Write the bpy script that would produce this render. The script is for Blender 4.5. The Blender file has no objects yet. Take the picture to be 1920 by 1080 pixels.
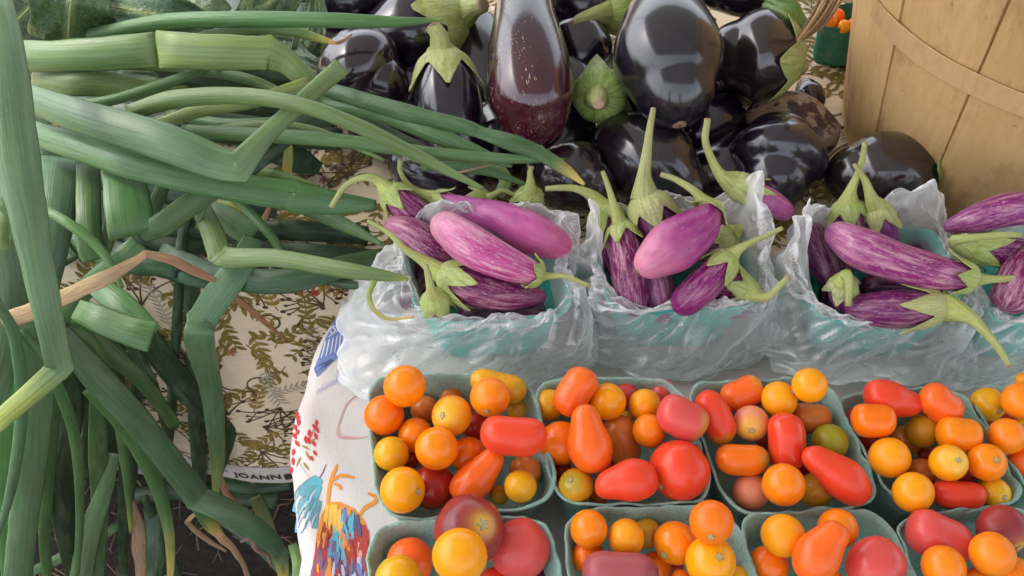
import bpy, math, random
import numpy as np
from mathutils import Vector, noise, Matrix
random.seed(7); rng = np.random.default_rng(7)
scene = bpy.context.scene
COL = scene.collection

# ------------------------------------------------------------------ camera
F = 1650.0; PITCH = math.radians(51.0); CAMZ = 0.6
cd = bpy.data.cameras.new('camera'); cam = bpy.data.objects.new('camera', cd); COL.objects.link(cam)
cam.location = (0, 0, CAMZ); cam.rotation_euler = (math.pi/2 - PITCH, 0, 0)
cd.sensor_width = 36; cd.lens = 36*F/1920; cd.clip_start = 0.02; cd.clip_end = 200
scene.camera = cam
# ------------------------------------------------------------------ sky, sun, exposure
SUN_EL, SUN_AZ = 58.0, -70.0            # degrees; azimuth clockwise from +Y (behind the table)
w = bpy.data.worlds.new("World"); scene.world = w; w.use_nodes = True
nt = w.node_tree; bg = nt.nodes['Background']
sky = nt.nodes.new('ShaderNodeTexSky'); sky.sky_type = 'NISHITA'; sky.sun_disc = False
sky.sun_elevation = math.radians(SUN_EL); sky.sun_rotation = math.radians(SUN_AZ)
sky.air_density = 1.0; sky.dust_density = 3.5; sky.ozone_density = 1.0
hs = nt.nodes.new('ShaderNodeHueSaturation'); hs.inputs['Saturation'].default_value = 0.30
nt.links.new(sky.outputs[0], hs.inputs['Color']); nt.links.new(hs.outputs[0], bg.inputs['Color'])
bg.inputs['Strength'].default_value = 0.15
sl = bpy.data.lights.new('sun', 'SUN'); sl.energy = 1.5; sl.angle = math.radians(18); sl.color = (1, .94, .85)
sun = bpy.data.objects.new('sun', sl); COL.objects.link(sun)
_e, _a = math.radians(SUN_EL), math.radians(SUN_AZ)
sd = Vector((math.sin(_a)*math.cos(_e), math.cos(_a)*math.cos(_e), math.sin(_e)))
sun.rotation_euler = sd.to_track_quat('Z', 'Y').to_euler()
vs = scene.view_settings
vs.view_transform = 'Standard'; vs.look = 'None'; vs.gamma = 1; vs.use_curve_mapping = False
vs.exposure = 1.74
scene.cycles.max_bounces = 8; scene.cycles.transparent_max_bounces = 12
try:
    scene.cycles.use_denoising = True
except Exception: pass

# ------------------------------------------------------------------ photo measurement -> place
CP, SP = math.cos(PITCH), math.sin(PITCH)
RIGHT, DOWN, FWD = Vector((1,0,0)), Vector((0,-SP,-CP)), Vector((0,CP,-SP))
CAM = Vector((0,0,CAMZ))
def ray(x, y): return RIGHT*((x-960)/F) + DOWN*((y-540)/F) + FWD
def P(x, y, z):                       # the point seen at photo pixel x,y at height z (m)
    d = ray(x, y); return CAM + d*((z-CAMZ)/d.z)
def PY(x, y, Y):                      # ... on the upright plane at depth Y
    d = ray(x, y); return CAM + d*(Y/d.y)
def depth(p): return (p-CAM).dot(FWD)
def px(p, n): return n*depth(p)/F     # n photo pixels at p, in metres
DROP_Y = P(450, 498, 0).y             # front edge of the back table

# ------------------------------------------------------------------ materials
MATS = {}
class N:
    def __init__(s, name):
        s.m = bpy.data.materials.new(name); s.m.use_nodes = True; s.t = s.m.node_tree
        s.b = s.t.nodes['Principled BSDF']; s.out = s.t.nodes['Material Output']; MATS[name] = s.m
    def n(s, kind, **kw):
        nd = s.t.nodes.new('ShaderNode'+kind)
        for k, v in kw.items():
            if k in nd.inputs: nd.inputs[k].default_value = v
            else: setattr(nd, k, v)
        return nd
    def l(s, a, b): s.t.links.new(a, b)
    def attr(s, name): return s.n('Attribute', attribute_name=name)
    def ramp(s, fac, stops):
        r = s.n('ValToRGB'); e = r.color_ramp.elements
        while len(e) < len(stops): e.new(0.5)
        for el, (p, c) in zip(e, stops):
            el.position = p; el.color = tuple(c)+(1,) if hasattr(c,'__len__') else (c,c,c,1)
        s.l(fac, r.inputs[0]); return r
    def mix(s, fac, a, b, mode='MIX'):
        m = s.n('MixRGB', blend_type=mode)
        for i, v in ((0,fac),(1,a),(2,b)):
            if hasattr(v,'is_linked') or isinstance(v, bpy.types.NodeSocket): s.l(v, m.inputs[i])
            elif i == 0: m.inputs[0].default_value = v
            else: m.inputs[i].default_value = tuple(v)+(1,)
        return m.outputs[0]
    def noise(s, vec, scale, detail=4, rough=.55, dist=0):
        n = s.n('TexNoise', Scale=scale, Detail=detail, Roughness=rough, Distortion=dist)
        if vec is not None: s.l(vec, n.inputs['Vector'])
        return n.outputs[0]
    def mapping(s, vec, sc):
        m = s.n('Mapping'); m.inputs['Scale'].default_value = sc; s.l(vec, m.inputs['Vector']); return m.outputs[0]
    def bump(s, h, strength, dist=.001):
        b = s.n('Bump', Strength=strength, Distance=dist); s.l(h, b.inputs['Height']); s.l(b.outputs[0], s.b.inputs['Normal'])
    def set(s, **kw):
        for k, v in kw.items(): s.b.inputs[k.replace('_',' ')].default_value = v

def tomato_mat():
    k = N('tomato_skin'); a = k.attr('col'); tc = k.attr('tc').outputs['Vector']
    n1 = k.noise(tc, 2.2, 3); n2 = k.noise(tc, 55, 3)
    c = k.mix(k.ramp(n1, [(.35,0),(.75,.22)]).outputs[0], a.outputs['Color'], (1,.66,.3), 'MULTIPLY')
    c = k.mix(k.ramp(n2, [(.64,0),(.8,.07)]).outputs[0], c, (1,.8,.5), 'SCREEN')
    k.l(c, k.b.inputs['Base Color'])
    ra = k.n('MapRange'); ra.inputs['To Min'].default_value=-.04; ra.inputs['To Max'].default_value=.16; k.l(k.n('ObjectInfo').outputs['Random'], ra.inputs['Value'])
    ad = k.n('Math', operation='ADD'); k.l(k.ramp(n1, [(.3,.19),(.7,.30)]).outputs[0], ad.inputs[0]); k.l(ra.outputs[0], ad.inputs[1]); k.l(ad.outputs[0], k.b.inputs['Roughness'])
    k.set(Subsurface_Weight=.15, Subsurface_Scale=.006); k.b.inputs['Subsurface Radius'].default_value = (1,.35,.12)
    k.set(Specular_IOR_Level=.42); k.bump(k.noise(tc, 9, 2), .05, .003)
tomato_mat()

def black_mat(name, scars):
    k = N(name); a = k.attr('col'); tc = k.attr('tc').outputs['Vector']
    st = k.mapping(tc, (1,1,.18))
    n1 = k.noise(st, 5, 4)
    c = k.mix(k.ramp(n1, [(.4,0),(.8,.6)]).outputs[0], a.outputs['Color'], (.022,.008,.022), 'ADD')
    sc = k.noise(k.mapping(tc,(1,1,.7)), 26, 2, .4); msk = k.noise(tc, 1.3, 2)
    if scars:
        f = k.ramp(sc, [(.655,0),(.69,1)]).outputs[0]
        m = k.mix(1.0, f, k.ramp(msk, [(.44,0),(.58,1)]).outputs[0], 'MULTIPLY')
        c = k.mix(m, c, (.42,.32,.2))
    else:
        f = k.ramp(k.noise(tc, 60, 1), [(.74,0),(.78,.6)]).outputs[0]
        c = k.mix(f, c, (.2,.15,.12)); m = f
    k.l(c, k.b.inputs['Base Color'])
    k.l(k.mix(m, k.ramp(k.noise(tc, 3, 5), [(.3,.14),(.75,.24)]).outputs[0], (.55,)*3), k.b.inputs['Roughness'])
    k.set(Specular_IOR_Level=.75, Coat_Weight=.6, Coat_Roughness=.13); k.bump(k.noise(st, 7, 3), .02, .003)
black_mat('black_eggplant_skin', False); black_mat('flecked_eggplant_skin', True)

def scar_mat():
    k = N('scarred_eggplant_skin'); tc = k.attr('tc').outputs['Vector']
    n1 = k.noise(tc, 1.6, 5, .6); n2 = k.noise(tc, 12, 4)
    f = k.ramp(n1, [(.46,0),(.52,1)]).outputs[0]
    c = k.mix(f, (.03,.012,.016), (.30,.20,.13)); c = k.mix(k.ramp(n2,[(.45,0),(.7,.7)]).outputs[0], c, (.1,.055,.045))
    k.l(c, k.b.inputs['Base Color']); k.l(k.mix(f,(.14,)*3,(.5,)*3), k.b.inputs['Roughness']); k.bump(n2, .2, .002)
scar_mat()

def striped_mat():
    k = N('striped_eggplant_skin'); a = k.attr('col'); tc = k.attr('tc').outputs['Vector']
    st = k.mapping(tc, (1,1,.16)); pale = a.outputs['Alpha']
    n1 = k.noise(st, 4.2, 6, .62, .25); n2 = k.noise(k.mapping(tc,(1,1,.28)), 13, 4, .6, .2)
    f1 = k.ramp(n1, [(.48,0),(.64,.62)]).outputs[0]; f2 = k.ramp(n2, [(.56,0),(.68,.75)]).outputs[0]
    f = k.mix(1.0, f1, f2, 'SCREEN')
    fm = k.n('Math', operation='MULTIPLY'); k.l(f, fm.inputs[0]); k.l(pale, fm.inputs[1])
    c = k.mix(fm.outputs[0], a.outputs['Color'], (.72,.42,.48))
    c = k.mix(k.ramp(k.noise(tc, 2, 3), [(.4,0),(.75,.5)]).outputs[0], c, (.45,.3,.45), 'MULTIPLY')
    k.l(c, k.b.inputs['Base Color'])
    k.l(k.ramp(n1, [(.3,.24),(.7,.38)]).outputs[0], k.b.inputs['Roughness'])
    k.set(Specular_IOR_Level=.38, Subsurface_Weight=.06, Subsurface_Scale=.004); k.bump(n1, .12, .003)
striped_mat()

def calyx_mat():
    k = N('calyx'); a = k.attr('col'); tc = k.attr('tc').outputs['Vector']
    st = k.mapping(tc,(1,1,.25)); n1 = k.noise(st, 5, 5, .6); n2 = k.noise(tc, 14, 3)
    c = k.mix(k.ramp(n1, [(.42,0),(.72,.8)]).outputs[0], a.outputs['Color'], (.55,.55,.28))
    c = k.mix(k.ramp(n2, [(.56,0),(.7,.8)]).outputs[0], c, (.20,.13,.05))
    n4 = k.noise(k.mapping(tc,(1,1,.12)), 9, 4, .65); c = k.mix(k.ramp(n4, [(.52,0),(.68,.7)]).outputs[0], c, (.17,.17,.05))
    k.l(c, k.b.inputs['Base Color']); k.set(Roughness=.5); k.bump(n1, .5, .003)
calyx_mat()

def leaf_mat(name='onion_leaf', rough=.40):
    k = N(name); a = k.attr('col'); tc = k.attr('tc').outputs['Vector']
    st = k.mapping(tc,(1,1,.035)); n1 = k.noise(st, 5, 5, .65); n3 = k.noise(k.mapping(tc,(1,1,.3)), 1.2, 4)
    n2 = k.noise(k.mapping(tc,(1,1,.35)), 30, 1)
    c = k.mix(k.ramp(n1, [(.36,.0),(.66,.85)]).outputs[0], a.outputs['Color'], (1.75,1.55,1.5), 'MULTIPLY')
    bl = k.ramp(n3, [(.45,0),(.75,.42)]).outputs[0]
    c = k.mix(bl, c, (.18,.26,.15))                                    # waxy bloom
    c = k.mix(k.ramp(n2, [(.72,0),(.76,.5)]).outputs[0], c, (.45,.52,.36))  # pale specks
    k.l(c, k.b.inputs['Base Color']); k.l(k.mix(bl, (rough-.06,)*3, (rough+.15,)*3), k.b.inputs['Roughness'])
    k.set(Specular_IOR_Level=.45, Subsurface_Weight=.08, Subsurface_Scale=.003); k.bump(n1, .42, .0014)
leaf_mat()

def dry_mat():
    k = N('dry_leaf'); a = k.attr('col'); tc = k.attr('tc').outputs['Vector']
    n1 = k.noise(k.mapping(tc,(1,1,.1)), 6, 5, .65)
    k.l(k.mix(k.ramp(n1,[(.35,0),(.7,.8)]).outputs[0], a.outputs['Color'], (.5,.38,.3), 'MULTIPLY'), k.b.inputs['Base Color'])
    k.set(Roughness=.7); k.bump(n1, .6, .002)
dry_mat()

def kale_mat():
    k = N('broad_leaf'); a = k.attr('col'); tc = k.attr('tc').outputs['Vector']
    n1 = k.noise(tc, 7, 5, .6); v = k.n('TexVoronoi', feature='DISTANCE_TO_EDGE', Scale=9.0); k.l(tc, v.inputs['Vector'])
    c = k.mix(k.ramp(n1,[(.4,0),(.7,.7)]).outputs[0], a.outputs['Color'], (.11,.20,.07))
    c = k.mix(k.ramp(v.outputs['Distance'],[(0,.55),(.06,0)]).outputs[0], c, (.2,.28,.13))
    k.l(c, k.b.inputs['Base Color']); k.set(Roughness=.33); k.bump(n1, .5, .004)
kale_mat()

def pulp_mat(name, c1, c2):
    k = N(name); tc = k.n('TexCoord').outputs['Object']
    n1 = k.noise(tc, 22, 5, .6); n2 = k.noise(tc, 420, 4, .7); n3 = k.noise(tc, 90, 4, .6)
    c = k.mix(k.ramp(n1,[(.36,0),(.68,1)]).outputs[0], c1, c2)
    c = k.mix(k.ramp(n2,[(.4,0),(.7,.5)]).outputs[0], c, tuple(.55*x for x in c1))
    c = k.mix(k.ramp(n3,[(.54,0),(.74,.55)]).outputs[0], c, (.33,.31,.25))
    k.l(c, k.b.inputs['Base Color']); k.set(Roughness=.9, Specular_IOR_Level=.2)
    h = k.mix(.5, n2, n3); k.bump(h, 1.0, .0024)
pulp_mat('moulded_pulp', (.31,.55,.48), (.44,.56,.50))
pulp_mat('teal_pulp', (.10,.62,.54), (.20,.68,.60))
pulp_mat('dark_pulp', (.06,.24,.17), (.09,.30,.21))

def film_mat():
    k = N('plastic_film'); k.t.nodes.remove(k.b); geo = k.n('TexCoord').outputs['Object']
    haze = k.ramp(k.noise(geo, 14, 3, .6, .6), [(.38,0),(.70,1)]).outputs[0]
    pt = k.n('NewGeometry').outputs['Pointiness']
    lines = k.ramp(pt, [(.51,0),(.555,1)]).outputs[0]
    b2 = k.n('Bump', Strength=.15, Distance=.001); k.l(k.noise(geo, 60, 3, .5, .6), b2.inputs['Height'])
    d = k.n('BsdfDiffuse'); d.inputs['Color'].default_value = (.95,.95,.95,1); k.l(b2.outputs[0], d.inputs['Normal'])
    tr = k.n('BsdfTranslucent'); tr.inputs['Color'].default_value = (.95,.95,.95,1); k.l(b2.outputs[0], tr.inputs['Normal'])
    gl = k.n('BsdfGlossy', Roughness=.16); gl.inputs['Color'].default_value = (.9,.9,.9,1); k.l(b2.outputs[0], gl.inputs['Normal'])
    tp = k.n('BsdfTransparent'); tp.inputs['Color'].default_value = (.98,.99,.99,1)
    m1 = k.n('MixShader', Fac=.25); k.l(d.outputs[0], m1.inputs[1]); k.l(tr.outputs[0], m1.inputs[2])
    lw = k.n('LayerWeight', Blend=.30); k.l(b2.outputs[0], lw.inputs['Normal'])
    m2 = k.n('MixShader', Fac=.12); k.l(m1.outputs[0], m2.inputs[1]); k.l(gl.outputs[0], m2.inputs[2])
    r1 = k.ramp(lw.outputs['Facing'], [(0,.15),(.75,.86)]).outputs[0]
    al = k.mix(1.0, k.mix(1.0, r1, k.mix(.2,(0,0,0),haze), 'SCREEN'), k.mix(.8,(0,0,0),lines), 'SCREEN')
    m3 = k.n('MixShader'); k.l(al, m3.inputs[0]); k.l(tp.outputs[0], m3.inputs[1]); k.l(m2.outputs[0], m3.inputs[2])
    k.l(m3.outputs[0], k.out.inputs['Surface'])
film_mat()

def wood_mat(name, c1, c2, c3):
    k = N(name); tc = k.n('TexCoord').outputs['Object']; inf = k.n('ObjectInfo')
    st = k.mapping(tc,(1,1,.06)); n1 = k.noise(st, 160, 5, .65); n2 = k.noise(k.mapping(tc,(1,1,.3)), 14, 4); n3 = k.noise(k.mapping(tc,(1,1,.45)), 30, 5, .65)
    c = k.mix(k.ramp(n1,[(.35,0),(.7,.7)]).outputs[0], c1, c2); c = k.mix(k.ramp(n2,[(.4,0),(.75,.7)]).outputs[0], c, c2)
    c = k.mix(k.ramp(n3,[(.50,0),(.72,.8)]).outputs[0], c, c3)
    sp = k.noise(k.mapping(tc,(1,1,.5)), 120, 3, .6); c = k.mix(k.ramp(sp,[(.66,0),(.74,.7)]).outputs[0], c, c3)
    hsv = k.n('HueSaturation'); r = k.n('MapRange'); r.inputs['To Min'].default_value=.8; r.inputs['To Max'].default_value=1.12
    k.l(inf.outputs['Random'], r.inputs['Value']); k.l(r.outputs[0], hsv.inputs['Value']); k.l(c, hsv.inputs['Color'])
    k.l(hsv.outputs[0], k.b.inputs['Base Color']); k.set(Roughness=.6); k.bump(n1, .3, .001)
wood_mat('stave_wood', (.72,.47,.22), (.60,.36,.14), (.34,.19,.08))
wood_mat('hoop_wood', (.66,.44,.22), (.56,.34,.15), (.36,.2,.09))
wood_mat('splint_wood', (.34,.2,.11), (.22,.12,.06), (.12,.06,.03))

def cloth_mat(name, c1, c2, stains=0):
    k = N(name); tc = k.n('TexCoord').outputs['Object']
    n1 = k.noise(tc, 9, 5); n2 = k.n('TexWave', Scale=260.0, Distortion=1.5, Detail=2.0); k.l(tc, n2.inputs['Vector'])
    n3 = k.noise(tc, 45, 5, .65)
    c = k.mix(k.ramp(n1,[(.35,0),(.7,1)]).outputs[0], c1, c2)
    if stains: c = k.mix(k.ramp(n3,[(.55,0),(.75,stains)]).outputs[0], c, (.35,.27,.2))
    k.l(c, k.b.inputs['Base Color']); k.set(Roughness=.9, Specular_IOR_Level=.15)
    h = k.mix(.5, n2.outputs[0], n1); k.bump(h, .25, .0012)
cloth_mat('cream_cotton', (.80,.65,.46), (.85,.72,.54), .2)
cloth_mat('white_cotton', (.64,.58,.55), (.55,.49,.47), .2)
def soil_mat():
    k = N('soil'); tc = k.n('TexCoord').outputs['Object']
    n1 = k.noise(tc, 6, 6, .7); n2 = k.noise(tc, 60, 6, .7)
    c = k.mix(k.ramp(n1,[(.35,0),(.7,1)]).outputs[0], (.016,.011,.008), (.034,.023,.015)); c = k.mix(k.ramp(n2,[(.45,0),(.75,.7)]).outputs[0], c, (.05,.034,.022))
    k.l(c, k.b.inputs['Base Color']); k.set(Roughness=.95); k.bump(n2, 1, .01)
soil_mat()
def plain(name, col, rough=.6, metal=0, nscale=40, amt=.25):
    k = N(name); tc = k.n('TexCoord').outputs['Object']; n1 = k.noise(tc, nscale, 4)
    k.l(k.mix(k.ramp(n1,[(.35,0),(.7,amt)]).outputs[0], col, tuple(.45*x for x in col)), k.b.inputs['Base Color'])
    k.set(Roughness=rough, Metallic=metal)
for nm, c in dict(print_olive=(.21,.155,.03), print_brown=(.085,.05,.022), print_gold=(.30,.21,.04), print_red=(.42,.05,.04), print_pink=(.52,.2,.17),
                  print_orange=(.75,.26,.03), print_teal=(.10,.36,.42), print_grey=(.42,.37,.31), print_blue=(.16,.21,.45), print_black=(.03,.03,.03),
                  print_navy=(.08,.09,.2), print_sky=(.12,.42,.52), print_yellow=(.8,.45,.08), print_rose=(.6,.33,.31), print_white=(.72,.72,.78), print_slate=(.13,.27,.33), print_crimson=(.5,.03,.04),
                  print_purple=(.2,.11,.2), print_lilac=(.50,.48,.62)).items(): plain(nm, c, .85)
plain('stem_scar', (.30,.25,.09), .7, 0, 900, .9); plain('scar_tan', (.42,.29,.17), .7, 0, 300, .7)
plain('nail_steel', (.05,.036,.03), .6); plain('table_plastic', (.62,.61,.58), .5); plain('table_steel', (.22,.22,.23), .45, .7)
plain('white_plastic', (.75,.78,.76), .4); plain('twine', (.34,.22,.12), .85, 0, 200, .6)

def tent_mat():
    k=N('added_tent_fabric'); k.t.nodes.remove(k.b); d=k.n('BsdfDiffuse'); d.inputs['Color'].default_value=(.7,.7,.7,1); t=k.n('BsdfTranslucent'); t.inputs['Color'].default_value=(.7,.72,.74,1)
    m=k.n('MixShader',Fac=.10); k.l(d.outputs[0],m.inputs[1]); k.l(t.outputs[0],m.inputs[2]); k.l(m.outputs[0],k.out.inputs['Surface'])
tent_mat()
# ------------------------------------------------------------------ mesh helpers
def mk(name, v, f, mat, parent=None, smooth=True, attrs=None, mats=None, midx=None, origin=None):
    v = np.asarray(v, dtype=float)
    o0 = np.array(origin if origin is not None else ((v[:,0].min()+v[:,0].max())/2, (v[:,1].min()+v[:,1].max())/2, v[:,2].min()))
    me = bpy.data.meshes.new(name); me.from_pydata((v-o0).tolist(), [], f)
    for m in (mats or [mat]): me.materials.append(MATS[m])
    if midx is not None: me.polygons.foreach_set('material_index', midx)
    me.polygons.foreach_set('use_smooth', [smooth]*len(me.polygons))
    for k, arr in (attrs or {}).items():
        if k == 'col':
            a = me.attributes.new('col', 'FLOAT_COLOR', 'POINT'); a.data.foreach_set('color', np.asarray(arr, dtype=np.float32).ravel())
        else:
            a = me.attributes.new(k, 'FLOAT_VECTOR', 'POINT'); a.data.foreach_set('vector', np.asarray(arr, dtype=np.float32).ravel())
    me.update()
    o = bpy.data.objects.new(name, me); COL.objects.link(o)
    o['_w'] = 0
    del o['_w']
    if parent is not None:
        o.parent = parent; o.location = Vector(o0) - parent.location
    else: o.location = Vector(o0)
    return o
def tag(o, label, cat, group=None):
    o['label'] = label; o['category'] = cat
    if group: o['group'] = group
    return o
def structure(o): o['kind'] = 'structure'; return o
def stuff(o): o['kind'] = 'stuff'; return o
def catmull(C, n, kinks=()):
    """C: (k,m) control rows -> dense rows; sharp corners at kinks; returns rows and sample index of each kink"""
    C = np.asarray(C, float); K = len(C); out = []; ki = []
    breaks = [0]+sorted(kinks)+[K-1]
    for a, b in zip(breaks[:-1], breaks[1:]):
        seg = C[a:b+1]; m = len(seg)
        ext = np.vstack([2*seg[0]-seg[1], seg, 2*seg[-1]-seg[-2]])
        for i in range(m-1):
            p0, p1, p2, p3 = ext[i:i+4]
            for t in np.linspace(0, 1, n, endpoint=False):
                out.append(.5*((2*p1)+(-p0+p2)*t+(2*p0-5*p1+4*p2-p3)*t*t+(-p0+3*p1-3*p2+p3)*t**3))
        if b != K-1: ki.append(len(out))
    out.append(C[-1]); return np.array(out), ki
def ring_faces(nr, m, base=0, wrap=True):
    f = []
    for i in range(nr-1):
        for j in range(m if wrap else m-1):
            j2 = (j+1) % m
            f.append((base+i*m+j, base+i*m+j2, base+(i+1)*m+j2, base+(i+1)*m+j))
    return f
def tangents(p):
    t = np.gradient(p, axis=0); return t/np.maximum(np.linalg.norm(t, axis=1, keepdims=True), 1e-9)
def frames(p):
    T = tangents(p); ref = np.array((0,0,1.)) if abs(T[0][2]) < .9 else np.array((1.,0,0))
    a = np.cross(T[0], ref); a /= np.linalg.norm(a); A = []; B = []
    for t in T:
        a = a - t*np.dot(a,t); a /= np.linalg.norm(a); A.append(a.copy()); B.append(np.cross(t,a))
    return T, np.array(A), np.array(B)
def tube(name, rows, mat, parent=None, m=10, col=(.3,.35,.1), col2=None, lump=0):
    """round tube along rows (x,y,z,r)"""
    rows = np.asarray(rows); p = rows[:,:3]; r = rows[:,3]; T, A, B = frames(p)
    th = np.linspace(0, 2*np.pi, m, endpoint=False); v = []; tc = []; cl = []
    L = np.concatenate([[0], np.cumsum(np.linalg.norm(np.diff(p,axis=0),axis=1))])
    for i in range(len(p)):
        for a in th:
            rr = r[i]*(1+lump*math.sin(3*a+i*.3))
            v.append(p[i]+A[i]*math.cos(a)*rr+B[i]*math.sin(a)*rr); tc.append((math.cos(a),math.sin(a),L[i]*60))
            s = i/(len(p)-1); c = np.array(col) if col2 is None else np.array(col)*(1-s)+np.array(col2)*s
            cl.append((*c,1))
    f = ring_faces(len(p), m); n = len(v)
    v += [p[0], p[-1]]; tc += [(0,0,0),(0,0,L[-1]*60)]; cl += [cl[0], cl[-1]]
    for j in range(m):
        f.append((n, (j+1)%m, j)); q = (len(p)-1)*m; f.append((n+1, q+j, q+(j+1)%m))
    return mk(name, v, f, mat, parent, attrs=dict(col=cl, tc=tc))

# ================================================================== SETTING
def grid_mesh(fn, us, vsamp):
    v = [fn(u, s) for s in vsamp for u in us]; return v, ring_faces(len(vsamp), len(us), 0, False)
g, f = grid_mesh(lambda x, y: (x, y, -.75), np.linspace(-40, 40, 3), np.linspace(-40, 40, 3))
structure(mk('ground', g, f, 'soil'))

def table(name, label, x0, x1, y0, y1, top):
    e = bpy.data.objects.new(name, None); COL.objects.link(e); e.location = ((x0+x1)/2, (y0+y1)/2, -.75); e.empty_display_size = .1
    def box(nm, a, b, mat, bev=.004):
        (ax,ay,az),(bx,by,bz) = a, b; q = bev
        v = []
        for z, d in ((az,q),(az+q,0),(bz-q,0),(bz,q)):
            v += [(ax+d,ay+d,z),(bx-d,ay+d,z),(bx-d,by-d,z),(ax+d,by-d,z)]
        f = ring_faces(4,4)+[(3,2,1,0),(12,13,14,15)]
        return mk(nm, v, f, mat, e, smooth=False)
    box('tabletop', (x0,y0,top-.045), (x1,y1,top), 'table_plastic')
    for lx in (x0+.06, x1-.09):
        for ly in (y0+.06, y1-.09): box('leg', (lx,ly,-.75), (lx+.03,ly+.03,top-.045), 'table_steel', .003)
    return tag(e, label, 'table')
table('folding_table', 'long folding table behind, hidden under the cream floral cloth', -1.15, 1.3, DROP_Y+.012, 1.5, -.006)

# ---- tent added overhead out of view, to shape sky light and reflections
def tent():
    e=bpy.data.objects.new('added_shade_tent',None); COL.objects.link(e); e.location=(0.1,.6,-.75); e.empty_display_size=.2
    X0,X1,Y0,Y1,ZE,ZP=-1.15,1.95,-.75,2.6,1.62,2.25; cx_,cy_=(X0+X1)/2,(Y0+Y1)/2; v=[];n=16
    for k in range(n+1):
        t=k/n; z=ZE+(ZP-ZE)*t-.10*math.sin(math.pi*t); h=[(X0,Y0),(X1,Y0),(X1,Y1),(X0,Y1)]
        for a in range(4):
            for j in range(10):
                q=j/10; x=h[a][0]*(1-q)+h[(a+1)%4][0]*q; y=h[a][1]*(1-q)+h[(a+1)%4][1]*q; v.append((cx_+(x-cx_)*(1-t*.999),cy_+(y-cy_)*(1-t*.999),z))
    for a in range(40): v.append((v[a][0],v[a][1],ZE-.22+.02*math.cos(a*math.pi/5)))
    f=ring_faces(n+1,40)+[(b,(b+1)%40,(n+1)*40+(b+1)%40,(n+1)*40+b) for b in range(40)]
    mk('added_canopy',v,f,'added_tent_fabric',e,smooth=False)
    for x in (X0,X1):
        for y in (Y0,Y1): tube('leg',[(x,y,-.75,.02),(x,y,ZE,.02)],'table_steel',e,10)
    tag(e,'unseen white tent roof added over the tables to shape the light','tent')
tent()
# ---- cream floral cloth over the back table, hanging down in front
RE = .012
def cloth_b(u, s, off=0.0):
    """u along the table, s<0 on the top (distance back from the edge), s>0 down the front"""
    w = .006*math.sin(u*17+.6)+.004*math.sin(u*41+1)
    if s < 0:
        return Vector((u, DROP_Y+RE-s, .0008*math.sin(u*33)*math.sin(s*27)+off))
    arc = RE*math.pi/2
    if s < arc:
        a = s/RE; return Vector((u, DROP_Y+RE-(RE+off)*math.sin(a), -RE+(RE+off)*math.cos(a)))
    d = s-arc; k = min(1, d/.2)
    return Vector((u, DROP_Y-off-(w*k+.012*k), -RE-d))
hem = lambda u: .396+.005*math.sin(u*9+1)+.06*(max(u,-.8)+.30)+.0015*math.sin(u*90) if u<.1 else .420+.005*math.sin(u*9+1)
us = np.linspace(-1.15, 1.3, 150); v = []; rows = []
ts = list(np.linspace(-.95, 0, 40))+[RE*math.pi/2*k/5 for k in range(1,6)]
for t in ts:
    for u in us: v.append(cloth_b(u, t))
for k in range(1, 31):
    for u in us: v.append(cloth_b(u, RE*math.pi/2+(hem(u)-RE*math.pi/2)*k/30))
cl = mk('floral_tablecloth', v, [tuple(reversed(q)) for q in ring_faces(len(ts)+30, len(us), 0, False)], 'cream_cotton')
bv=[]; YB=DROP_Y+RE+.95  # unseen back and side drops, added to block light under the table
for k in range(9):
    for u in us[::3]: bv.append((u,YB+.004+.010*math.sin(u*23)*k/8,-.002-.60*k/8))
mk('unseen_back_drop',bv,ring_faces(9,len(us[::3]),0,False),'cream_cotton',cl)
for xx,sg in ((-1.15,-1),(1.3,1)):
    ys=np.linspace(DROP_Y+.004,YB,30); bv=[(xx+sg*(.003+.012*math.sin(y*25)*k/8),y,-.002-.60*k/8) for k in range(9) for y in ys]
    mk('unseen_side_drop',bv,ring_faces(9,30,0,False),'cream_cotton',cl)
sm = cl.modifiers.new('thick', 'SOLIDIFY'); sm.thickness = .0008; sm.offset = -1
tag(cl, 'cream tablecloth with small olive floral print hanging below the green onion leaves', 'tablecloth')

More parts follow.
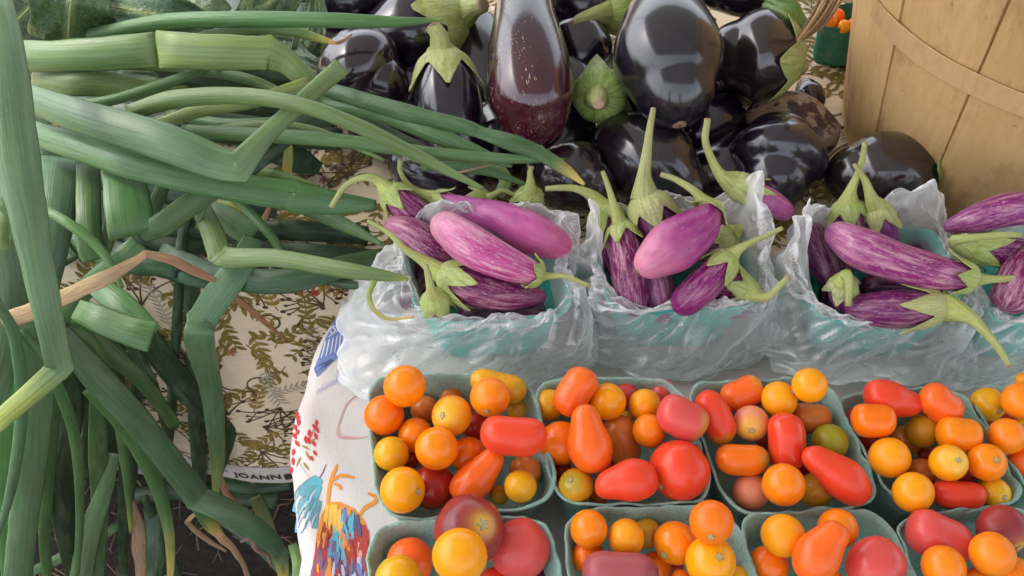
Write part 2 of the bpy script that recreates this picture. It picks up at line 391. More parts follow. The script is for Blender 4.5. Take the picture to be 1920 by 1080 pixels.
# printed motifs, flat on the cloth
class Print:
    def __init__(s, fn): s.v=[]; s.f=[]; s.mi=[]; s.mats=[]; s.fn=fn; s.lay=0
    def mid(s, m):
        if m not in s.mats: s.mats.append(m)
        return s.mats.index(m)
    def poly(s, pts, m, lay=None):
        b=len(s.v); L=(s.lay if lay is None else lay)
        for (a,c) in pts: s.v.append(s.fn(a,c,.0005+.00006*L))
        s.f.append(tuple(range(b,b+len(pts)))); s.mi.append(s.mid(m))
    def ribbon(s, pts, ws, m, lay=None):
        pts=np.array(pts,float); t=tangents(pts); n=np.stack([-t[:,1],t[:,0]],1); L=(s.lay if lay is None else lay); b=len(s.v)
        for p,q,w_ in zip(pts,n,ws):
            for sg in (-1,1):
                a=p+q*w_*sg*.5; s.v.append(s.fn(a[0],a[1],.0005+.00006*L))
        for i in range(len(pts)-1): s.f.append((b+2*i,b+2*i+1,b+2*i+3,b+2*i+2)); s.mi.append(s.mid(m))
    def leaf(s, p, ang, L, W, m, lay=None):
        k=9; d=np.array((math.cos(ang),math.sin(ang))); q=np.array((-d[1],d[0])); p=np.array(p)
        up=[p+d*L*i/k+q*W*.5*math.sin(math.pi*(i/k)**.8) for i in range(k+1)]; dn=[p+d*L*i/k-q*W*.5*math.sin(math.pi*(i/k)**.8) for i in range(1,k)]
        s.poly(up+dn[::-1], m, lay)
    def blob(s, p, r, m, n=12, wob=.15, lay=None):
        s.poly([(p[0]+math.cos(a)*r*(1+wob*math.sin(3*a+p[0]*900)), p[1]+math.sin(a)*r*(1+wob*math.cos(2*a))) for a in np.linspace(0,2*math.pi,n,endpoint=False)], m, lay)
def curve2(p, ang, L, bend, n=10):
    pts=[np.array(p,float)]
    for i in range(n): ang+=bend/n; pts.append(pts[-1]+np.array((math.cos(ang),math.sin(ang)))*L/n)
    return pts
R = random.Random(11)
pr = Print(cloth_b)
def sprig(p, a):
    b=R.uniform(-1.2,1.2); L=R.uniform(.045,.065); c=curve2(p,a,L,b,12); m=R.choice(['print_olive','print_gold','print_olive'])
    pr.ribbon(c,[.0012]*13,m)
    for i in range(2,13,2):
        t=c[i]-c[i-1]; an=math.atan2(t[1],t[0])
        for sg in (-1,1): pr.leaf(c[i],an+sg*R.uniform(.7,1),R.uniform(.010,.013),.0046,m)
def twig(p, a, m='print_brown'):
    for k in range(5):
        c=curve2(p,a+(k-2)*.33+R.uniform(-.1,.1),R.uniform(.035,.055),(k-2)*.35,7); pr.ribbon(c,np.linspace(.0019,.0012,8),m); pr.blob(c[-1],.0026,m)
        q=curve2(c[4],a+(k-2)*.33+R.choice((-.8,.8)),.016,.3,4); pr.ribbon(q,[.0012]*5,m); pr.blob(q[-1],.0021,m)
def fan(p, a):
    c=curve2(p,a,.058,.5,12); pr.ribbon(c,[.0012]*13,'print_olive')
    for i in range(2,13,3):
        t=c[i]-c[i-1]; an=math.atan2(t[1],t[0])
        for sg in (-1,1):
            q=curve2(c[i],an+sg*.9,.021,-sg*1.5,8); pr.ribbon(q,[.0009,.002,.0031,.0038,.004,.0038,.0031,.0024,.0014],'print_olive')
def flower(p):
    m=R.choice(['print_red','print_pink','print_pink','print_pink','print_red']); r=R.uniform(.0035,.0055); a0=R.random()
    for k in range(6): pr.leaf(p,a0+k*math.pi/3,r*1.35,r*.9,m)
    pr.blob(p,r*.36,R.choice(['print_brown','print_gold']),8,lay=2)
def scroll(p, a):
    c=curve2(p,a,.045,R.choice((-1,1))*4.2,16); pr.ribbon(c,np.linspace(.0024,.001,17),'print_brown')
def fern(p, a):
    c=curve2(p,a,.06,R.uniform(-.6,.6),10); pr.ribbon(c,[.001]*11,'print_grey')
    for i in range(1,11):
        t=c[i]-c[i-1]; an=math.atan2(t[1],t[0])
        for sg in (-1,1): pr.leaf(c[i],an+sg*.9,.011,.0024,'print_grey')
cell=.0275
for iu in range(int(1.4/cell)):
    for iv in range(int(.80/cell)):
        u=-.82+cell*(iu+R.uniform(.15,.85)); s_=-.44+cell*(iv+R.uniform(.15,.85))
        if s_>.335 : continue
        a=R.uniform(0,6.28); k=R.random(); pr.lay=R.randint(0,3)
        if k<.42: sprig((u,s_),a)
        elif k<.62: twig((u,s_),a)
        elif k<.76: fan((u,s_),a)
        elif k<.86: flower((u,s_))
        elif k<.94: scroll((u,s_),a)
        else: fern((u,s_),a)
for (x,y) in ((532,522),(28,700)):   # small turquoise motifs
    q=PY(x,y,DROP_Y); s_=-q.z+.01
    pr.poly([(q.x-.014,s_-.004),(q.x+.014,s_-.005),(q.x+.018,s_+.005),(q.x-.012,s_+.006)],'print_teal',5)
pmax=[s for s in range(0)]
mk_print=lambda pr,name,par: stuff(mk(name,pr.v,pr.f,None,par,smooth=False,mats=pr.mats,midx=pr.mi))
mk_print(pr,'printed_pattern',cl)
# white selvage with its printed words
sv=[];sn=70
for k in range(sn+1):
    u=-1.1+ (1.4)*k/sn
    for dd in (.042,.004): sv.append(cloth_b(u,hem(u)-dd,.0012))
mk('selvage',sv,ring_faces(sn+1,2,0,False),'white_cotton',cl)
def text_on(cloth, s, u0, v0, size, mat, parent, shear=0, bold=0.0, name='lettering', rot=0, off=.0022):
    cu=bpy.data.curves.new('t','FONT'); cu.body=s; cu.size=size; cu.offset=bold; cu.resolution_u=3; cu.space_character=1.08
    ob=bpy.data.objects.new('t',cu); COL.objects.link(ob); dg=bpy.context.evaluated_depsgraph_get(); dg.update()
    me=bpy.data.meshes.new_from_object(ob.evaluated_get(dg)); vv=[v.co.copy() for v in me.vertices]; ff=[tuple(p.vertices) for p in me.polygons]
    bpy.data.objects.remove(ob); bpy.data.meshes.remove(me)
    cr,sr=math.cos(rot),math.sin(rot)
    pts=[cloth(u0+c.x*cr-c.y*sr, v0-(c.x*sr+c.y*cr), off) for c in vv]
    return mk(name,pts,ff,mat,parent,smooth=False)
q=PY(436,893,DROP_Y-.013)
text_on(cloth_b,'JOANN',q.x+.0075,hem(q.x)-.013,.0165,'print_black',cl,bold=.0003,rot=.0)
q=PY(541,896,DROP_Y-.013); text_on(cloth_b,'B',q.x,hem(q.x)-.013,.0165,'print_black',cl,bold=.0010)
q=PY(252,868,DROP_Y-.013); text_on(cloth_b,'DESIGNED EXCLUSIVELY FOR',q.x,hem(q.x)-.016,.0078,'print_black',cl,rot=.0)

# ---- front table with the white picture cloth
table('folding_table','front folding table under the white rooster cloth and tomato baskets',-.150,1.25,.06,DROP_Y-.03,-.006)
EDGE=[P(x,y,-.006) for x,y in ((668,505),(645,560),(612,620),(577,700),(555,780),(545,850),(548,930),(560,1000),(578,1080),(590,1180))]
eY=np.array([p.y for p in EDGE])[::-1]; eX=np.array([p.x for p in EDGE])[::-1]
RA=.016
def xe(Y): return float(np.interp(Y,eY,eX))+.0015*math.sin(Y*70)
def surfz(X,Y):
    dx=X-(xe(Y)+RA); z=.003+.0012*noise.noise(Vector((X*14,Y*9,2)))+.0035*max(0,1-dx/.06)*noise.noise(Vector((X*34+Y*22,Y*10,5)))
    if dx<0: dx=max(dx,-RA*.999); z-=RA-math.sqrt(RA*RA-dx*dx)
    return z
Ys=np.linspace(.03,DROP_Y-.016,130); v=[]; 
dsts=[('d',k) for k in np.linspace(.26,.0,14)]+[('a',k) for k in np.linspace(math.pi/2,0,9)[1:]]+[('t',k) for k in np.linspace(0,1,110)[1:]**2.3]
for Y in Ys:
    e=xe(Y)
    for kind,k in dsts:
        if kind=='d': v.append((e-.0+.02*k/.26*math.sin(Y*55+.5)*.6+.0,Y,.003-RA-k))
        elif kind=='a':
            X=e+RA-RA*math.sin(k); v.append((X,Y,surfz(X,Y)))
        else:
            X=e+RA+k*(1.25-e-RA); v.append((X,Y,surfz(X,Y)))
ca=mk('picture_tablecloth',v,[tuple(reversed(q)) for q in ring_faces(len(Ys),len(dsts),0,False)],'white_cotton')
sm=ca.modifiers.new('thick','SOLIDIFY'); sm.thickness=.0008; sm.offset=-1
tag(ca,'white tablecloth printed with a colourful rooster, red berries and blue lettering under the tomato baskets','tablecloth')
def on_a(x,y,off=0):
    z=0
    for _ in range(4):
        p=P(x,y,z); z=surfz(p.x,p.y)
    p=P(x,y,z); e=xe(p.y); k=min(1,max(0,(e+RA-p.x)/RA)); nn=Vector((-k,0,1-k*.8)).normalized()
    return p+nn*off
pa=Print(lambda x,y,o: on_a(x,y,o+.0007))
def stroke(pts,w_,m,lay=0,n=8):
    C,_=catmull(np.array(pts,float),n); k=len(C)
    pa.ribbon(C,[w_*(.35+.65*math.sin(math.pi*min(1,max(.04,(i+.5)/k)))**.5) for i in range(k)],m,lay)
# blue panel with white script
C,_=catmull(np.array([(630,598),(640,610),(648,632),(656,652),(640,668),(622,682),(610,702),(598,706),(591,694),(600,668),(610,640),(622,610)],float),5)
for k in range(60):
    t=k/59; y=600+t*104; xs=[c for c in [(np.interp(y,[598,640,668,690,706],[630,609,600,591,596])),(np.interp(y,[598,632,652,668,690,706],[634,648,656,641,616,600]))]]
    pa.ribbon([(xs[0]+(xs[1]-xs[0])*j/6,y-6*j/6+3) for j in range(7)],[2.6]*7,'print_blue',0)
stroke([(594,700),(600,690),(612,684),(624,676)],9,'print_navy',1)
for i in range(6): stroke([(604+i*8,672-i*3),(610+i*7,650-i*3),(612+i*7,640-i*3)],2.0,'print_white',2)
for i in range(4): stroke([(618+i*7,634-i*5),(624+i*6,626-i*5),(620+i*7,620-i*5),(628+i*6,612-i*3)],1.8,'print_white',2)
# pale cursive lettering
for i in range(9):
    x=598+i*8; y=735-i*4.2
    stroke([(x-3,y+6),(x,y-6+R.uniform(-3,3)),(x+3,y+R.uniform(-2,5)),(x+6,y-7)],1.5,'print_lilac',1)
text_on(lambda a,b,o: on_a(a,b,o),'SM',627,708,22,'print_lilac',ca,rot=-.32,off=.0016)
stroke([(618,722),(640,706),(668,698)],1.8,'print_lilac',1)
# pink outline shape
stroke([(700,738),(672,742),(650,760),(638,790),(632,812),(640,822),(668,823),(700,818)],3.2,'print_rose',1)
stroke([(634,806),(640,820),(668,822)],5,'print_rose',1)
# red berries and stalk
for (x,y) in ((560,772),(563,786),(556,796),(561,806),(552,812),(556,826),(554,842),(552,858),(550,876),(562,778),(587,796),(581,806),(590,812),(579,822),(587,828),(574,818),(592,800),(588,846),(582,856),(594,788)):
    pa.leaf((x,y),1.4+R.uniform(-.4,.4),R.uniform(11,17),6.5,'print_crimson',2)
for (x,y,a) in ((566,836,.5),(574,846,1.2),(566,858,2),(578,834,5.6),(570,868,1)): pa.leaf((x,y),a,20,4,'print_gold',1)
stroke([(592,800),(584,818),(578,830)],1.6,'print_crimson',1); stroke([(562,868),(572,884),(582,897)],1.2,'print_grey',1); stroke([(612,872),(604,890),(598,900)],1.8,'print_navy',1)
# teal leaves
for a,b,w_ in (((600,898),(558,962),26),((598,912),(562,1000),22),((600,940),(590,992),14),((596,896),(565,930),18)): stroke([a,((a[0]+b[0])/2-4,(a[1]+b[1])/2),b],w_,R.choice(['print_slate','print_slate','print_teal']),R.randint(0,2))
for k in range(16):
    x=R.uniform(566,598); y=R.uniform(905,970); stroke([(x,y),(x-8,y+12),(x-11,y+24)],R.uniform(1.5,4),R.choice(['print_teal','print_lilac','print_slate','print_slate']),3+R.randint(0,2))
# the bird: legs then loose brush strokes
stroke([(616,968),(616,930),(622,900),(633,872)],7,'print_orange',1); stroke([(622,904),(640,893),(666,897)],6,'print_orange',2); stroke([(626,908),(636,912),(640,920)],6,'print_orange',2)
stroke([(672,972),(684,954),(702,944),(706,934),(690,926)],8,'print_orange',1)
def birdcol(x,y):
    if y<975: c=['print_yellow','print_yellow','print_orange'] if x<640 else ['print_blue','print_sky','print_navy','print_blue']
    elif y<1010: c=['print_orange','print_yellow','print_red'] if x<622 else (['print_sky','print_sky','print_yellow','print_orange'] if x<645 else ['print_red','print_red','print_blue','print_orange'])
    elif y<1045: c=['print_red','print_purple','print_red'] if x<618 else (['print_sky','print_sky','print_blue','print_purple'] if x<645 else ['print_red','print_red','print_orange','print_rose'])
    else: c=['print_purple','print_red','print_orange','print_lilac'] if x<622 else ['print_blue','print_purple','print_blue','print_lilac','print_red']
    return c[int((noise.noise(Vector((x*.055,y*.035,3)))*1.3+.5)*len(c))%len(c)] if R.random()<.72 else R.choice(c)
yl=[942,960,1000,1040,1080,1120]; xl=[608,598,592,588,578,566]; xr=[636,678,696,700,704,706]
C,_=catmull(np.array([(612,948),(630,946),(645,952),(662,952),(680,972),(692,1000),(694,1050),(692,1120),(585,1120),(590,1060),(594,1010),(602,970)],float),4); 
for k in range(80):
    y=944+k*2.0; a,b=float(np.interp(y,[944,970,1010,1060,1110],[614,602,594,590,584])),float(np.interp(y,[944,955,975,1000,1060,1110],[640,664,682,692,694,692]))
    pa.ribbon([(a+(b-a)*j/10,y) for j in range(11)],[3]*11,'print_red' if y>985 else ('print_orange'),1)
for k in range(300):
    y=R.uniform(946,1100); a,b=np.interp(y,yl,xl)+6,np.interp(y,yl,xr)-8; x=R.uniform(a,max(a+2,b)); h=R.uniform(18,42); d=R.uniform(-6,10) if x>640 else R.uniform(-8,3)
    stroke([(x,y),(x+d*.5,y+h*.5),(x+d,y+h)],R.uniform(2.5,8),birdcol(x,y),2+k//24,6)
mk_print(pa,'printed_picture',ca)

# ================================================================== PINT BASKETS
def basket_geo(quad_px, zr, taper=.76, zb=.004):
    BL,BR,FR,FL=[P(x,y,zr) for x,y in quad_px]
    cen=(BL+BR+FR+FL)/4
    def bil(a,b,k=1.0,z=zr):
        p=(FL*(1-a)*(1-b)+FR*(1+a)*(1-b)+BR*(1+a)*(1+b)+BL*(1-a)*(1+b))/4
        q=cen+(p-cen)*k; return Vector((q.x,q.y,z))
    return bil,cen
def rrect(t,r=.26):
    """unit rounded square, t in 0..1"""
    a=2*math.pi*t; n=5.5; c,s=math.cos(a),math.sin(a)
    k=(abs(c)**n+abs(s)**n)**(-1/n); return c*k,s*k
def basket(quad,zr,mat,label,seed,name='pint_basket',group='moulded pulp pint baskets',wav=.0028,parent=None,zb=.004):
    bil,cen=basket_geo(quad,zr); M=88; v=[]
    def ring(k,z,amp,ph,zamp=0):
        for j in range(M):
            t=j/M; a,b=rrect(t); p=bil(a,b,k,z); nz=noise.noise(Vector((a*3.1+seed*7,b*3.1,ph))); n2=noise.noise(Vector((a*6+seed*3,b*6,ph+5)))+.45*noise.noise(Vector((a*17+seed*3,b*17,ph+5)))
            d=(p-Vector((cen.x,cen.y,z))).normalized(); p+=d*amp*(nz+.5*n2); p.z+=zamp*(noise.noise(Vector((a*3+seed,b*3,9)))*1.3+.7*n2); v.append(p)
    def kz(z): return .76+.24*((z-zb)/(zr-zb))
    th=.026
    ring(.70,zb,.0,1); ring(.76,zb+.003,.001,1)
    for z in np.linspace(zb+.012,zr-.008,6): ring(kz(z),z,.0022,1+z*30)
    ring(1.005,zr-.0035,.002,3,wav); ring(1.035,zr-.001,.002,3,wav); ring(1.04,zr+.0006,.002,3,wav); ring(1.025,zr+.0014,.002,3,wav); ring(1.0,zr+.0004,.002,3,wav); ring(.975,zr-.004,.002,3,wav)
    for z in np.linspace(zr-.012,zb+.012,6): ring(kz(z)-th,z,.002,1+z*30)
    ring(.72,zb+.004,.001,1); ring(.35,zb+.003,0,1)
    nr=len(v)//M; f=ring_faces(nr,M)
    f.append(tuple(range(M-1,-1,-1))); f.append(tuple((nr-1)*M+j for j in range(M)))
    o=mk(name,v,f,mat,parent)
    if parent is None: tag(o,label,'basket',group)
    return o
ZR=.07
TB=dict(
 b1=((688,708),(990,703),(1050,942),(715,978)), b2=((1000,715),(1270,710),(1342,940),(1045,946)), b3=((1284,718),(1552,712),(1655,944),(1370,968)),
 b4=((1560,742),(1800,728),(1927,940),(1697,966)), b5=((1812,734),(2060,715),(2185,925),(1945,945)),
 f1=((695,985),(1022,966),(1085,1235),(700,1245)), f2=((1058,958),(1370,950),(1455,1212),(1085,1218)), f3=((1382,966),(1652,955),(1772,1202),(1465,1212)), f4=((1672,972),(1935,950),(2070,1180),(1775,1202)))
BN=dict(b1='leftmost back-row tomato basket',b2='second back-row tomato basket',b3='third back-row tomato basket',b4='fourth back-row tomato basket',b5='rightmost back-row tomato basket',
 f1='leftmost front-row tomato basket',f2='second front-row tomato basket',f3='third front-row tomato basket',f4='rightmost front-row tomato basket')
BD=dict(b1='pale green pulp basket with one glossy red plum tomato, left end of back row',
 b2='pale green pulp basket with a large pink tomato at its right, second in back row',
 b3='pale green pulp basket holding a lime green tomato, third in back row',
 b4='pale green pulp basket of mostly orange round tomatoes under the third bag',
 b5='pale green pulp basket cut off by the right edge, end of back row',
 f1='pale green pulp basket with the big purple red tomato, left end of front row',
 f2='pale green pulp basket of orange tomatoes around a purple one, second in front row',
 f3='pale green pulp basket with an orange pear tomato and large pink one, front row',
 f4='pale green pulp basket with dark purple tomato at the bottom right corner')
for i,k in enumerate(TB): basket(TB[k],ZR,'moulded_pulp',BD[k],i+1)
EB=[((748,442),(1040,430),(1075,592),(790,606)),((1112,425),(1382,418),(1428,576),(1142,582)),((1492,432),(1752,425),(1812,596),(1532,604)),((1812,440),(2060,430),(2130,596),(1856,606))]
ED=['teal pulp basket inside the leftmost plastic bag of striped eggplants','teal pulp basket inside the middle plastic bag with the round pink eggplant','teal pulp basket inside the third plastic bag from the left','teal pulp basket inside the plastic bag at the right edge']
for i,qd in enumerate(EB): basket(qd,ZR,'teal_pulp',ED[i],i+21,group='teal baskets in plastic bags')

# ================================================================== PLASTIC BAGS
def hsh(i,j,k):
    n=(i*374761393+j*668265263+k*1274126177)&0xffffffff; n=((n^(n>>13))*1274126177)&0xffffffff; return ((n^(n>>16))&0xffff)/32767.5-1
def facet(u,t,nu,nt,seed):
    """piecewise linear noise on a skewed triangle lattice, periodic in u (nu even): flat facets meeting in sharp creases"""
    x=u*nu; y=t*nt
    x+=.55*math.sin(2*math.pi*u*3+seed+y*.9); y+=.45*math.sin(2*math.pi*u*5+seed*2.1)
    x+=y*.5
    i=math.floor(x); j=math.floor(y); fx=x-i; fy=y-j; sh=math.floor(0)
    def h(a,b):
        # shift of the skew keeps the seam closed because nu divides the lattice
        return hsh(a%nu if nu else a,b,seed)
    if fx+fy<1: return h(i,j)*(1-fx-fy)+h(i+1,j)*fx+h(i,j+1)*fy
    return h(i+1,j+1)*(fx+fy-1)+h(i+1,j)*(1-fy)+h(i,j+1)*(1-fx)
def bag(i,label,crest,flare,lift,seed):
    """film round a basket: from inside the rim, up and over, out, down and tucked under. crest/flare/lift: functions of angle"""
    bil,cen=basket_geo(EB[i],ZR); M=380; K=104; v=[]
    for r in range(K):
        t=r/(K-1)
        for j in range(M):
            th=2*math.pi*j/M; c_,s_=math.cos(th),math.sin(th); n_=4.0; kk=(abs(c_)**n_+abs(s_)**n_)**(-1/n_); a,b=c_*kk,s_*kk
            cr=crest(th); fl=flare(th); lf=lift(th)
            # profile control (radial factor, z)
            ct=[(.86,.045),(.95,ZR-.004),(1.0+.02*fl,ZR+.003+cr*.55),(1.05+.05*fl,ZR+.005+cr),(1.08+.12*fl,ZR+.002+cr*.45),(1.09+.28*fl,.05),(1.11+.46*fl,.028),(1.09+.52*fl,.010+lf),(1.02+.2*fl,.006+lf)]
            x=t*(len(ct)-1); q0=min(int(x),len(ct)-2); w_=x-q0; w_=w_*w_*(3-2*w_) if False else w_
            P0=ct[max(0,q0-1)];P1=ct[q0];P2=ct[q0+1];P3=ct[min(len(ct)-1,q0+2)]
            cm=lambda p0,p1,p2,p3:.5*(2*p1+(p2-p0)*w_+(2*p0-5*p1+4*p2-p3)*w_*w_+(3*p1-p0-3*p2+p3)*w_**3)
            rad=cm(P0[0],P1[0],P2[0],P3[0]); z=cm(P0[1],P1[1],P2[1],P3[1])
            p=bil(a,b,rad,z); d=(p-Vector((cen.x,cen.y,z))); d.z=0; d.normalize()
            am=min(1,max(0,(t-.12)/.3))
            q=Vector((c_*2.3+seed*5,s_*2.3,t*1.6))
            u_=th/(2*math.pi); sd=seed*10
            n0=noise.noise(Vector((c_*1.5+seed,s_*1.5,t*2.0+seed)))
            f1=facet(u_,t,14,5,sd); f2=facet(u_,t,34,12,sd+1); f3=facet(u_,t,80,28,sd+2); g1=facet(u_,t,16,6,sd+3); g2=facet(u_,t,38,13,sd+4)
            p+=d*am*(.006*n0+.0085*f1+.0056*f2+.0026*f3); p.z+=am*(.004*n0+.0060*g1+.0038*g2+.0016*f3)*(1 if t<.6 else .45)
            tg=Vector((-d.y,d.x,0)); p+=tg*am*.004*g2
            if .25<t<.5: p.z+=.006*noise.noise(Vector((c_*7+seed,s_*7,3)))
            p.z=max(p.z,.0045); v.append(p)
    o=mk('plastic_bag',v,ring_faces(K,M),'plastic_film')
    return tag(o,label,'plastic bag','clear plastic bags around striped eggplant baskets')
def bumps(base,*bs):
    def fn(th):
        y=base
        for a,wd,h in bs:
            d=(th-math.radians(a)+math.pi)%(2*math.pi)-math.pi; y+=h*math.exp(-(d/math.radians(wd))**2)
        return y
    return fn
# angle 0 = right, 90 = back, 180 = left, 270 = front
bag(0,'clear crumpled plastic bag around the leftmost basket of striped eggplants',bumps(.003,(105,22,.030),(30,25,.022),(60,20,.02),(165,25,.004)),bumps(.55,(180,45,.95),(225,30,.6),(270,60,.3),(0,30,-.05)),bumps(0),1)
bag(1,'clear crumpled plastic bag around the basket with the round pink eggplant',bumps(.003,(150,20,.035),(85,30,.02),(35,16,.052),(10,22,.03)),bumps(.4,(270,50,.3),(0,38,.65),(180,40,.15)),bumps(0),2)
bag(2,'clear plastic bag swept diagonally over the third basket, lifting off its front',bumps(.003,(60,20,.045),(100,25,.02),(150,24,.035),(170,20,.02)),bumps(.45,(270,60,.45),(315,35,.25),(180,32,.45)),bumps(.004,(265,30,.02)),3)
bag(3,'clear plastic bag cut off by the right edge of the photo',bumps(.003,(90,40,.03),(150,20,.01)),bumps(.4,(230,40,.3),(270,40,.2)),bumps(.004),4)
# ================================================================== TOMATOES
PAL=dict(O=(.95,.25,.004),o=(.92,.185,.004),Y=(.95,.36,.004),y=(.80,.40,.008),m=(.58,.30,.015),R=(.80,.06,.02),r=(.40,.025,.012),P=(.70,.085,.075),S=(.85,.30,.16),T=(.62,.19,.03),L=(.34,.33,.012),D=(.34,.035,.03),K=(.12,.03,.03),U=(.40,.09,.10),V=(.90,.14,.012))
SH=dict(g=(.42,.36,.03),y=(.86,.5,.04),b=(.12,.03,.05),w=(.9,.55,.08))
